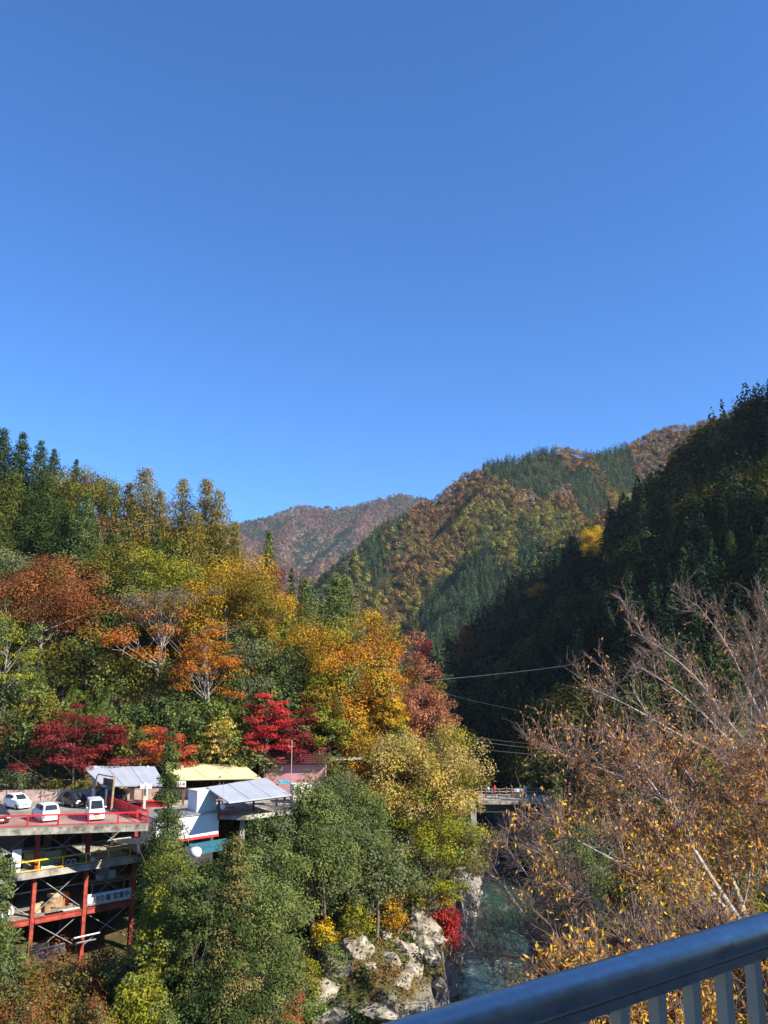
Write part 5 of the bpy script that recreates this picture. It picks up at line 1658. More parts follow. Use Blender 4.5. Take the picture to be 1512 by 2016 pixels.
for dz in (0.25, 0.6):
    zt = P(573, 1457, 81).z - dz
    MB().tube([V(mp_.x - 0.4, 81, zt), V(mp_.x + 0.4, 81, zt)], 0.015, 4).build('antenna_rod', M['galv'], mast)
h2 = empty('small_house', (0, 0, 0), 0, 'small house with a pale pink roof and white beams under the tan tree', 'house')
p2 = P(672, 1480, 88)
MB().box((p2.x, 89.4, p2.z - 1.6), (3.6, 2.8, 3.0)).build('wall', M['cream'], h2)
r2m = MB().slab([V(p2.x - 2.2, 87.7, p2.z - 0.1), V(p2.x + 2.2, 87.7, p2.z - 0.1), V(p2.x + 2.2, 91, p2.z + 1.1), V(p2.x - 2.2, 91, p2.z + 1.1)], 0.12)
r2m.build('roof', M['pink_wall'], h2)
for k in range(4):
    MB().beam(V(p2.x - 2.2, 86.2 + 0.4 * k, p2.z - 0.7 + 0.08 * k), V(p2.x + 2.4, 86.2 + 0.4 * k, p2.z - 0.5 + 0.08 * k), 0.09, 0.09).build('beam', M['white'], h2)

# ramp with white parapet at the end of the steel structure
rp = empty('ramp', (0, 0, 0), 0, 'concrete ramp with a white parapet beside the yellow railing', 'ramp')
MB().slab([P(216, 1655, 76), P(262, 1640, 77), P(318, 1640, 70), P(268, 1670, 70)], 0.3).build('ramp_slab', M['concrete'], rp)
q0, q1, q2 = P(232, 1655, 74), P(274, 1656, 69.6), P(306, 1640, 69.2)
MB().beam(q0, q1, 0.12, 0.42).beam(q1, q2, 0.12, 0.5).build('parapet', M['white'], rp)
MB().beam(q1 + V(0, 0, -0.9), q1 + V(0, 0, -0.25), 0.16, 0.16).build('post', M['white'], rp)
MB().slab([P(262, 1640, 77), P(318, 1622, 76), P(330, 1634, 71), P(300, 1645, 71)], 0.12).build('side_roof', M['galv'], rp)

# wooden rails on the slope above
wr = empty('wooden_rail', (0, 0, 0), 0, 'pale wooden safety rail on the slope beside the maroon maple', 'railing')
pts = [P(222, 1486, 83.5), P(262, 1484, 84), P(300, 1486, 84)]
railing(wr, [p + V(0, 0, -0.55) for p in pts], 0.6, M['wood'], 1.6, post=0.09, rail=0.07)

# ------------------------------------------------------------------ parked cars
def car(loc, heading, paint, prof, L, W, label, rear_plate='plate_white', front_plate='plate_white', wheel_r=0.28, name='parked_car', size=0.80):
    """PROF: stations along the car from nose to tail: (x, z of the belt, z of the top, half width at belt, half width at top);
    stations whose top equals the belt belong to the bonnet or boot."""
    root = empty(name, loc, heading, label, 'car')
    root.scale = (size,) * 3
    vs, fs = [], []
    st = []
    zb = 0.20
    for x, zl, zt, wb_, wt in prof:
        wb_ *= W / 2; wt *= W / 2
        ring = [(x, wb_ * 0.93, zb), (x, wb_ * 1.0, 0.45), (x, wb_ * 0.985, zl - 0.03), (x, wb_ * 0.95, zl + 0.02) if zt - zl < 0.05 else (x, wb_ * 0.955, zl + 0.03),
                (x, wt * 0.99, zt - 0.05), (x, wt * 0.86, zt)]
        st.append(ring)
        vs += ring + [(a, -b, c) for a, b, c in reversed(ring)]
    m = 12
    for i in range(len(prof) - 1):
        for k in range(m):
            a, b = i * m + k, i * m + (k + 1) % m
            fs.append((a, b, b + m, a + m))
    fs.append(tuple(range(m)))
    fs.append(tuple(range((len(prof) - 1) * m, len(prof) * m))[::-1])
    body = MB().add(vs, fs).build('body', paint, root)
    body.data.polygons.foreach_set('use_smooth', [True] * len(body.data.polygons))
    body.data.set_sharp_from_angle(angle=math.radians(38))

    def panel(name, pts, m_, off=0.012, parent=None):
        pts = [Vector(p) for p in pts]
        n = (pts[1] - pts[0]).cross(pts[2] - pts[0]).normalized()
        c = sum(pts, Vector()) / len(pts)
        if n.dot(c - V(0, 0, 0.6)) < 0:
            n = -n
        top = [p + n * off for p in pts]
        k = len(pts)
        f = [tuple(range(k)), tuple(range(k, 2 * k))[::-1]] + [(i, (i + 1) % k, k + (i + 1) % k, k + i) for i in range(k)]
        return MB().add(top + [p - n * 0.01 for p in pts], f).build(name, m_, parent or root)

    cab = [i for i in range(len(prof)) if prof[i][2] - prof[i][1] > 0.2]
    i0, i1 = cab[0], cab[-1]
    # side windows
    for s in (1, -1):
        def low(i, f=0.0):
            r = st[i]
            a, b = Vector(r[3]), Vector(r[4])
            p = a.lerp(b, 0.08 + f)
            return V(p.x, p.y * s, p.z)

        def high(i):
            r = st[i]
            a, b = Vector(r[3]), Vector(r[4])
            p = a.lerp(b, 0.92)
            return V(p.x, p.y * s, p.z)
        for j in range(i0, i1):
            a, b, c, d = low(j), low(j + 1), high(j + 1), high(j)
            ctr = (a + b + c + d) / 4
            panel('side_window', [p.lerp(ctr, 0.10) for p in (a, b, c, d)], M['glass'])
        a = low(i0 - 1) if i0 else low(i0)
        # mirror
        q = low(i0)
        mm = MB().box((q.x + 0.12, q.y + 0.12 * s, q.z + 0.05), (0.10, 0.2, 0.14)).build('mirror', paint, root, bevel=0.02)
    # windscreen and rear window between the bonnet and the roof edge

    def screen(i, j, nm):
        lo, hi = st[i], st[j]
        a, b = V(*lo[5]), V(*hi[5])
        pts = [V(lo[4][0], lo[4][1] * 0.92, lo[5][2]), V(lo[4][0], -lo[4][1] * 0.92, lo[5][2]), V(hi[5][0], -hi[5][1] * 0.98, hi[5][2] - 0.02), V(hi[5][0], hi[5][1] * 0.98, hi[5][2] - 0.02)]
        ctr = sum(pts, Vector()) / 4
        panel(nm, [p.lerp(ctr, 0.07) for p in pts], M['glass'], off=0.02)
    screen(i0 - 1, i0, 'windscreen')
    if i1 + 1 < len(prof):
        screen(i1 + 1, i1, 'rear_window')
    nose, tail = prof[0][0], prof[-1][0]
    zl0, zl1 = prof[0][1], prof[-1][1]
    for s in (1, -1):
        MB().box((nose - 0.02, s * W * 0.36, zl0 - 0.10), (0.10, W * 0.18, 0.14)).build('headlight', M['lamp_clear'], root, bevel=0.02)
        MB().box((tail + 0.02, s * W * 0.41, zl1 - 0.10), (0.08, W * 0.09, 0.32)).build('tail_light', M['lamp_red'], root, bevel=0.015)
    MB().box((nose + 0.03, 0, zl0 - 0.16), (0.04, W * 0.36, 0.09)).build('grille', M['tyre'], root)
    MB().box((nose + 0.035, 0, 0.42), (0.03, 0.33, 0.165)).build('number_plate', M[front_plate], root)
    MB().box((tail - 0.03, 0, 0.62), (0.03, 0.33, 0.165)).build('number_plate', M[rear_plate], root)
    MB().box(((nose + tail) / 2, 0, 0.21), ((nose - tail) * 0.94, W * 0.86, 0.14)).build('underbody', M['tyre'], root)
    for x in (nose - 0.62, tail + 0.60):
        for s in (1, -1):
            wh = MB().lathe([(wheel_r * 0.7, -0.09), (wheel_r, -0.07), (wheel_r, 0.07), (wheel_r * 0.7, 0.09)], 18, (x, s * (W / 2 - 0.085), wheel_r), axis='y').build('wheel', M['tyre'], root)
            MB().lathe([(wheel_r * 0.2, -0.10), (wheel_r * 0.62, -0.095), (wheel_r * 0.62, 0.095), (wheel_r * 0.2, 0.10)], 12, (x, s * (W / 2 - 0.08), wheel_r), axis='y').build('rim', M['rim'], wh)
    return root


HATCH = [(1.66, 0.66, 0.70, 0.80, 0.74), (1.55, 0.80, 0.83, 0.93, 0.84), (0.95, 0.90, 0.95, 0.99, 0.84), (0.35, 0.93, 1.44, 1.0, 0.80), (-0.45, 0.95, 1.50, 1.0, 0.80), (-1.25, 0.96, 1.42, 0.99, 0.78), (-1.60, 0.95, 1.0, 0.95, 0.80), (-1.68, 0.72, 0.76, 0.92, 0.85)]
MPV = [(1.85, 0.68, 0.72, 0.80, 0.74), (1.72, 0.86, 0.90, 0.94, 0.86), (1.25, 0.97, 1.02, 0.99, 0.84), (0.55, 1.0, 1.58, 1.0, 0.82), (-0.55, 1.02, 1.64, 1.0, 0.82), (-1.55, 1.03, 1.58, 1.0, 0.80), (-1.83, 1.0, 1.06, 0.97, 0.86), (-1.90, 0.60, 0.64, 0.95, 0.88)]
VAN = [(1.68, 0.80, 0.84, 0.88, 0.82), (1.62, 1.02, 1.06, 0.97, 0.88), (1.50, 1.06, 1.10, 0.99, 0.88), (0.95, 1.08, 1.86, 1.0, 0.86), (-0.2, 1.08, 1.90, 1.0, 0.86), (-1.55, 1.08, 1.88, 1.0, 0.85), (-1.66, 1.05, 1.12, 0.98, 0.90), (-1.70, 0.60, 0.64, 0.96, 0.90)]


def at_deck(px, py):
    p = PZ(px, py, DECK + 0.004)
    return p


def hd(x, y):
    return math.atan2(y, x)


p = at_deck(33, 1591)
car(p, hd(0.78, -0.62), M['car_white'], HATCH, 3.4, 1.48, 'white hatchback parked alone by the end of the pink wall')
p = at_deck(88, 1614)
car(p, hd(-0.62, 0.78), M['car_white'], MPV, 3.8, 1.66, 'white people carrier seen from behind at the red railing')
p = at_deck(147, 1587.5)
car(p, hd(0.70, -0.71), M['car_black'], HATCH, 3.4, 1.50, 'black hatchback parked with its nose towards the silver white van', front_plate='plate_yellow')
p = at_deck(186, 1612)
car(p, hd(0.42, -0.9), M['car_silver'], VAN, 3.4, 1.50, 'silver white small van with a yellow number plate at the red railing', front_plate='plate_yellow')
p = at_deck(209, 1583)
car(p, hd(-1, 0.12), M['car_black'], MPV, 3.9, 1.68, 'black car in the shade beneath the grey canopy')
p = at_deck(-12, 1619)
car(p, hd(0.7, -0.7), M['car_black'], MPV, 3.9, 1.68, 'dark car at the red railing cut off by the edge of the view')
rdm = empty('wheel_stop', (0, 0, 0), 0, 'low concrete kerb behind the silver white van', 'kerb')
MB().beam(at_deck(150, 1590), at_deck(168, 1592), 0.2, 0.14).build('block', M['concrete'], rdm)

# ------------------------------------------------------------------ people


def person(loc, heading, h, coat, legs, label, pose='stand', hair='hair'):
    "one skinned body; jacket, trousers, skin and hair by the bones they belong to"
    s = h / 1.7
    me = bpy.data.meshes.new('person')
    sit = pose == 'sit'
    hip = 0.50 if sit else 0.92
    J, E, Rr = [], [], []

    def j(p, r, parent=None):
        J.append(Vector(p) * s); Rr.append(r * s)
        if parent is not None:
            E.append((parent, len(J) - 1))
        return len(J) - 1
    lean = 0.10 if sit else 0.02
    pel = j((0, 0, hip), 0.135)
    waist = j((lean * 0.4, 0, hip + 0.2), 0.125, pel)
    chest = j((lean, 0, hip + 0.42), 0.15, waist)
    neck = j((lean + 0.02, 0, hip + 0.57), 0.055, chest)
    hd0 = j((lean + 0.04, 0, hip + 0.64), 0.075, neck)
    hd1 = j((lean + 0.05, 0, hip + 0.72), 0.095, hd0)
    hd2 = j((lean + 0.04, 0, hip + 0.80), 0.07, hd1)
    j((lean + 0.135, 0, hip + 0.70), 0.016, hd1)
    hands = []
    for k in (1, -1):
        sh = j((lean, 0.17 * k, hip + 0.48), 0.062, chest)
        if pose == 'lean':
            el = j((lean + 0.15, 0.24 * k, hip + 0.24), 0.045, sh)
            wr_ = j((lean + 0.36, 0.16 * k, hip + 0.22), 0.032, el)
            dirn = V(0.9, -0.2 * k, -0.1)
        elif sit:
            el = j((lean + 0.06, 0.22 * k, hip + 0.22), 0.045, sh)
            wr_ = j((lean + 0.26, 0.13 * k, hip + 0.12), 0.032, el)
            dirn = V(0.9, -0.2 * k, -0.2)
        else:
            el = j((lean - 0.02, 0.23 * k, hip + 0.2), 0.045, sh)
            wr_ = j((lean + 0.05, 0.24 * k, hip - 0.05), 0.032, el)
            dirn = V(0.15, 0, -1)
        pb = J[wr_] / s
        dirn.normalize()
        palm = j(pb + dirn * 0.07, 0.034, wr_)
        hands += [wr_, palm]
        side = dirn.cross(V(0, k, 0)).normalized()
        for q in range(4):
            a = j(pb + dirn * 0.115 + side * (0.03 - 0.02 * q), 0.0095, palm)
            b = j(pb + dirn * (0.165 + (0.012, 0.02, 0.014, -0.004)[q]) + side * (0.032 - 0.021 * q) + V(0.01, -0.008 * k, 0), 0.008, a)
            hands += [a, b]
        t = j(pb + dirn * 0.06 + side * 0.05, 0.010, wr_)
        hands += [t]
        if sit:
            kn = j((0.42, 0.11 * k, hip - 0.02), 0.075, pel)
            an = j((0.40, 0.11 * k, 0.10), 0.045, kn)
        else:
            kn = j((0.02 + 0.03 * k, 0.10 * k, 0.50), 0.068, pel)
            an = j((-0.02 + 0.04 * k, 0.10 * k, 0.09), 0.045, kn)
        j(J[an] / s + V(0.13, 0.02 * k, -0.045), 0.042, an)
    me.from_pydata([tuple(v) for v in J], E, [])
    o = bpy.data.objects.new('person', me)
    COL.objects.link(o)
    sk = o.modifiers.new('skin', 'SKIN')
    sk.use_smooth_shade = True
    for v, r in zip(me.skin_vertices[0].data, Rr):
        v.radius = (r, r)
    me.skin_vertices[0].data[0].use_root = True
    ss = o.modifiers.new('smooth', 'SUBSURF')
    ss.levels = ss.render_levels = 1
    bpy.context.view_layer.update()
    me2 = bpy.data.meshes.new_from_object(o.evaluated_get(bpy.context.evaluated_depsgraph_get()))
    bpy.data.objects.remove(o)
    for m_ in (coat, legs, 'skin', hair, 'tyre'):
        me2.materials.append(M[m_])
    hj = [J[i] for i in hands]
    for f in me2.polygons:
        c = f.center
        z = c.z / s
        if min((c - q).length for q in hj) < 0.045 * s:
            k = 2
        elif z > hip + 0.745 or (z > hip + 0.6 and c.x / s < lean + 0.01):
            k = 3
        elif z > hip + 0.575:
            k = 2
        elif z < 0.10:
            k = 4
        elif z < hip + (0.0 if not sit else 0.03):
            k = 1
        else:
            k = 0
        f.material_index = k
    r = bpy.data.objects.new('person', me2)
    link(r)
    r.location = loc
    r.rotation_euler = (0, 0, heading)
    return tag(r, label, 'person')


bn = empty('bench', (0, 0, 0), 0, 'wooden bench under the grey canopy where two people sit', 'bench')
bp0, bp1 = V(P(222, 1570, 77).x, 77, DECK), V(P(250, 1570, 77).x, 77, DECK)
MB().beam(bp0 + V(0, 0, 0.42), bp1 + V(0, 0, 0.42), 0.4, 0.05).build('seat', M['wood'], bn)
for f in (0.1, 0.9):
    MB().beam(bp0.lerp(bp1, f), bp0.lerp(bp1, f) + V(0, 0, 0.39), 0.08, 0.3).build('leg', M['wood_dark'], bn)
person(V(P(230, 1570, 77).x, 77.0, DECK - 0.04), -1.9, 1.4, 'coat_black', 'trousers_pale', 'person in a dark top and pale trousers sitting under the grey canopy', 'sit')
person(V(P(240, 1570, 77).x, 77.0, DECK - 0.04), -1.2, 1.45, 'coat_black', 'coat_black', 'person dressed all in black sitting beside the one in pale trousers', 'sit')
person(V(P(219, 1570, 77.6).x, 78.4, DECK - 0.0), 2.9, 1.4, 'coat_black', 'trousers', 'person in dark clothes standing behind the black car', 'stand')

# ------------------------------------------------------------------ footbridge over the gorge
BY = 128.0
BZ = P(1000, 1577, BY).z
bx0, bx1 = P(905, 1577, BY).x, P(1092, 1577, BY).x
br_ = empty('bridge', (0, 0, 0), 0, 'concrete bridge with brown railings and rope fences crossing the gorge', 'bridge')
MB().box(((bx0 + bx1) / 2, BY + 3.4, BZ - 0.24), (bx1 - bx0, 6.8, 0.48)).build('deck', M['deck_edge'], br_)
MB().box(((bx0 + bx1) / 2, BY + 3.4, BZ + 0.012), (bx1 - bx0, 6.76, 0.02)).build('paving', mat('bridge_paving', (0.42, 0.36, 0.29), 0.9, 0.15, 0.8), br_)
for y in (BY + 0.9, BY + 3.4, BY + 5.9):
    MB().box(((bx0 + bx1) / 2, y, BZ - 0.95), (bx1 - bx0 - 1.5, 0.35, 0.92)).build('girder', M['dark_steel'], br_)
MB().box(((bx0 + 2.0), BY + 2.5, BZ - 4.5), (0.8, 5.5, 8.0)).build('pier', M['concrete'], br_)
MB().box(((bx1 - 0.6), BY + 2.5, BZ - 4.5), (1.6, 5.5, 8.0)).build('pier', M['concrete'], br_)
MB().tube([(bx0, BY - 0.1, P(960, 1598, BY).z), (bx1, BY - 0.1, P(1050, 1599, BY).z)], 0.045, 6).build('pipe', M['cable'], br_)
M['brown_rail'] = mat('brown_rail', (0.13, 0.085, 0.065), 0.7, 0.25, 3)
railing(br_, [V(bx0, BY + 0.15, BZ + 0.02), V(bx1, BY + 0.15, BZ + 0.02)], 0.72, M['brown_rail'], 1.83, bars=(0.55,), post=0.10, rail=0.07)
for row, (yy, off) in enumerate(((BY + 3.1, 0.35), (BY + 6.4, 0.0))):
    rf_ = None
    pts = []
    x = bx0 + off
    ropes = MB()
    while x < bx1:
        pts.append(x)
        x += 1.95
    for a, b in zip(pts[:-1], pts[1:]):
        for hgt, sag in ((1.02, 0.16), (0.62, 0.14)):
            ropes.tube([(a + (b - a) * t, yy, BZ + hgt - sag * 4 * t * (1 - t)) for t in np.linspace(0, 1, 9)], 0.04, 5, caps=False)
    fence = ropes.build('rope_fence', M['rope'], br_)
    for x in pts:
        MB().lathe([(0.10, 0), (0.10, 1.12), (0.07, 1.2)], 8, (x, yy, BZ + 0.02)).build('post', M['wood_dark'], fence)
xr_ = lambda px, y: P(px, 1570, y).x
person(V(xr_(974, BY + 4.6), BY + 4.6, BZ + 0.022), 1.4, 1.72, 'coat_red', 'trousers', 'person in a bright red coat standing on the bridge', 'lean')
person(V(xr_(969, BY + 2.4), BY + 2.4, BZ + 0.022), 0.4, 1.5, 'coat_white', 'trousers_pale', 'person in pale clothes on the bridge in front of the red coat', 'stand')
person(V(xr_(1035.5, BY + 4.4), BY + 4.4, BZ + 0.022), 1.9, 1.66, 'coat_grey', 'coat_grey', 'person in grey clothes beside the white boards on the bridge', 'stand')
person(V(xr_(962, BY + 5.3), BY + 5.3, BZ + 0.022), 2.2, 1.55, 'coat_grey', 'trousers', 'person in a grey top at the leafy end of the bridge', 'stand')
for k, (x0, x1, m_, lab) in enumerate(((1012.5, 1023, 'white', 'white information board on the bridge'), (1023.6, 1032, 'coat_grey', 'pale grey information board next to the white one on the bridge'))):
    ib = empty('information_board', (0, 0, 0), 0, lab, 'board')
    a, b = V(xr_(x0, BY + 5.6), BY + 5.6, BZ), V(xr_(x1, BY + 5.6), BY + 5.6, BZ)
    MB().beam(a + V(0, 0, 0.78), b + V(0, 0, 0.78), 0.05, 0.5).build('panel', M[m_], ib)
    for f in (0.15, 0.85):
        MB().beam(a.lerp(b, f) + V(0, 0.05, 0.02), a.lerp(b, f) + V(0, 0.05, 0.9), 0.06, 0.06).build('post', M['galv'], ib)

# ------------------------------------------------------------------ cables over the gorge


def cable(a, b, sag, r, label):
    a, b = Vector(a), Vector(b)
    pts = [a.lerp(b, t) - V(0, 0, sag * 4 * t * (1 - t)) for t in np.linspace(0, 1, 25)]
    return tag(MB().tube(pts, r, 5).build('cable', M['cable'], None, smooth=True), label, 'cable')


cable(P(800, 1343, 118), P(1180, 1300, 190), 0.4, 0.034, 'pale cable crossing high over the dark gorge')
cable(P(800, 1432, 112), P(1210, 1478, 128), 0.9, 0.02, 'upper of the two thin cables above the bridge')
cable(P(800, 1428, 113), P(1240, 1470, 130), 0.9, 0.015, 'thin cable running just under the upper one above the bridge')
cable(P(800, 1452, 112), P(1210, 1490, 128), 0.7, 0.018, 'lower thin cable nearest the bridge')
cable(P(860, 1262, 240), P(1330, 1120, 200), 0.8, 0.02, 'faint cable high on the wooded slope by the orange tree')
cable(P(800, 1345, 125), P(1100, 1410, 200), 0.6, 0.018, 'faint slack cable under the pale one')

# ------------------------------------------------------------------ road on the far bank
ra, rb_, rc = P(900, 1377, 330), P(912, 1386, 325), P(968, 1414, 285)
rd = MB()
for a, b in ((ra, rb_), (rb_, rc)):
    w_ = V(5.5, 5, 0)
    rd.slab([a, b, b + w_, a + w_], 0.4)
tag(rd.build('road', M['asphalt']), kind='structure')
rw = empty('retaining_wall', (0, 0, 0), 0, 'stone retaining wall with a white guard rail below the mountain road', 'wall')
wv = []
MB().add([ra, rb_, rc, rc - V(3, 3, 12), rb_ - V(3, 3, 14), ra - V(3, 3, 14), ra + V(.8, .8, 0), rb_ + V(.8, .8, 0), rc + V(.8, .8, 0), rc - V(2, 2, 12), rb_ - V(2, 2, 14), ra - V(2, 2, 14)],
         [(0, 1, 4, 5), (1, 2, 3, 4), (6, 11, 10, 7), (7, 10, 9, 8), (0, 6, 7, 1), (1, 7, 8, 2), (0, 5, 11, 6), (2, 8, 9, 3)]).build('stone_face', M['block_wall'], rw)
railing(rw, [ra + V(0, 0, 0.02), rb_ + V(0, 0, 0.02), rc + V(0, 0, 0.02)], 0.9, M['cream'], 3.0, post=0.22, rail=0.14, lower=False)
car(P(917, 1383.5, 327), hd(-0.3, -0.9), M['car_silver'], VAN, 3.4, 1.7, 'tiny pale van on the mountain road above the gorge', name='van', size=1.0)

# ------------------------------------------------------------------ rocks of the shore


def rock(p, s, seed, label, rz=0.0, dark=False):
    bm = bmesh.new()
    bmesh.ops.create_icosphere(bm, subdivisions=5, radius=1)
    rg_ = np.random.default_rng(seed)
    co = np.array([v.co[:] for v in bm.verts])
    # cut by random planes for broken faces, then roughen
    for _ in range(16):
        n = unit(rg_.normal(size=(1, 3)))[0]
        d = rg_.uniform(0.5, 0.85)
        t = co @ n - d
        co -= np.where(t > 0, t * 0.92, 0)[:, None] * n
    a = fbm(co[:, 0] * 3 + seed, co[:, 2] * 5 + co[:, 1] * 3, 4) - 0.5
    st = np.abs(((co[:, 2] * 5.5 + co[:, 0] * 1.2 + a * 2) % 1) - 0.5)
    co = co * (1 + 0.32 * a + 0.06 * st)[:, None]
    co *= np.array(s)
    for v, c in zip(bm.verts, co):
        v.co = c
    me = bpy.data.meshes.new('rock')
    bm.to_mesh(me)
    bm.free()
    me.materials.append(M['rock_dark' if dark else 'rock'])
    o = bpy.data.objects.new('rock', me)
    link(o)
    o.location = p
    o.rotation_euler = (0, 0, rz)
    return tag(o, label, 'rock')


M['rock'] = mat('pale_rock', (0.44, 0.385, 0.30), 0.9, 0.5, 1.3, 1.0, col2=(0.10, 0.085, 0.055), dist=0.15)
M['rock_dark'] = mat('grey_rock', (0.26, 0.26, 0.26), 0.9, 0.5, 0.8, 0.7, col2=(0.08, 0.08, 0.08), dist=0.12)
for k, (px, py, z, s, lab) in enumerate([
        (835, 1838, 4.6, (2.0, 1.9, 2.8), 'tall bright rock wall standing at the water below the red shrub'),
        (806, 1888, 3.2, (2.3, 1.8, 1.7), 'big cream rock rounding into the green pool'),
        (792, 1935, 2.4, (2.2, 1.6, 1.1), 'pale flat rock at the edge of the green pool'),
        (700, 1880, 4.6, (2.6, 1.4, 1.8), 'pale rock with a dark hollow in the middle of the shore'),
        (655, 1905, 4.6, (2.2, 1.4, 1.6), 'broken pale rock beside the narrow green shrub'),
        (640, 1960, 3.4, (2.2, 1.6, 1.2), 'cream rock above the bright green patch'),
        (668, 1995, 2.6, (2.4, 1.5, 0.9), 'low cream rock at the lower end of the shore'),
        (735, 1985, 2.2, (3.0, 2.0, 0.7), 'wide grey flat rock in the shade of the shore'),
        (810, 1990, 2.1, (2.8, 1.8, 0.7), 'shaded flat rock reaching towards the water'),
        (620, 2010, 2.8, (1.6, 1.3, 1.0), 'small cream rock under the fiery red shrub'),
        (770, 1900, 3.6, (1.6, 1.4, 1.2), 'cream rock between the big one and the shaded flat rock'),
        (850, 1800, 5.0, (2.0, 1.6, 2.4), 'steep pale rock under the low red shrub')]):
    yy_ = np.arange(55.0, 110.0, 0.4)
    hit = np.where(np.array([P(px, py, y).z for y in yy_]) < ground_z(np.array([P(px, py, y).x for y in yy_]), yy_))[0]
    yy_ = float(yy_[hit[0]]) if len(hit) else 80.0
    rock(P(px, py, yy_) + V(0, 0, s[2] * 0.1), tuple(q * 0.8 for q in s), 300 + k, lab, rz=k * 0.8)
rgk = np.random.default_rng(8)
for k in range(46):
    yy_ = rgk.uniform(62, 98)
    dd_ = -rgk.uniform(3.4, 13) if k % 4 else rgk.uniform(3.5, 7)
    xx_ = float(river_x(yy_)) + dd_
    sc_ = rgk.uniform(0.5, 1.3)
    rock(V(xx_, yy_, gz(xx_, yy_) + 0.15), (sc_ * 1.2, sc_, sc_ * 0.75), 700 + k, 'broken pale boulder among the stones of the river shore', rz=k * 1.3)['group'] = 'boulders strewn along the river shore'
for k, (px, py, s, lab) in enumerate([(985, 1655, (3.5, 2.5, 1.2), 'grey boulder in the shaded river under the bridge'), (945, 1640, (3.0, 2.4, 1.4), 'grey boulder beside the left pier of the bridge'.replace('left ', 'leafy ')),
                                      (1010, 1690, (3.4, 2.0, 0.9), 'flat grey rock in the dark river below the bridge'), (955, 1700, (2.2, 1.6, 0.7), 'low dark rock in the rapids below the bridge'),
                                      (985, 1545, (5.0, 4.0, 3.5), 'big grey boulder in the gorge just above the bridge'), (1005, 1500, (6.0, 4.0, 4.0), 'grey rock face in the gorge beyond the bridge')]):
    rock(PZ(px, py, 2.2), s, 500 + k, lab, rz=k, dark=True)

# ------------------------------------------------------------------ leaning cherry trees beside the camera bridge


def seg_prisms(p, q, r0, r1):
    "thin three sided twigs, one per row"
    k = len(p)
    d = unit(q - p)
    ref = np.where(np.abs(d[:, 2:3]) < 0.9, np.array([[0, 0, 1.0]]), np.array([[1.0, 0, 0]]))
    s = unit(np.cross(d, ref))
    t = np.cross(d, s)
    vs = []
    for base, r in ((p, r0), (q, r1)):
        for a in (0, 2.094, 4.189):
            vs.append(base + (s * math.cos(a) + t * math.sin(a)) * np.asarray(r).reshape(-1, 1))
    v = np.stack(vs, 1).reshape(-1, 3)
    b = (np.arange(k) * 6)[:, None]
    f = np.concatenate([b + np.array([[0, 1, 4, 3]]), b + np.array([[1, 2, 5, 4]]), b + np.array([[2, 0, 3, 5]])])
    return v, f


def polyline(pts, n):
    pts = np.array([tuple(p) for p in pts])
    d = np.r_[0, np.cumsum(np.linalg.norm(np.diff(pts, axis=0), axis=1))]
    t = np.linspace(0, d[-1], n)
    out = np.stack([np.interp(t, d, pts[:, k]) for k in range(3)], 1)
    sm = out.copy()
    for _ in range(3):
        sm[1:-1] = (sm[:-2] + 2 * sm[1:-1] + sm[2:]) / 4
    return sm


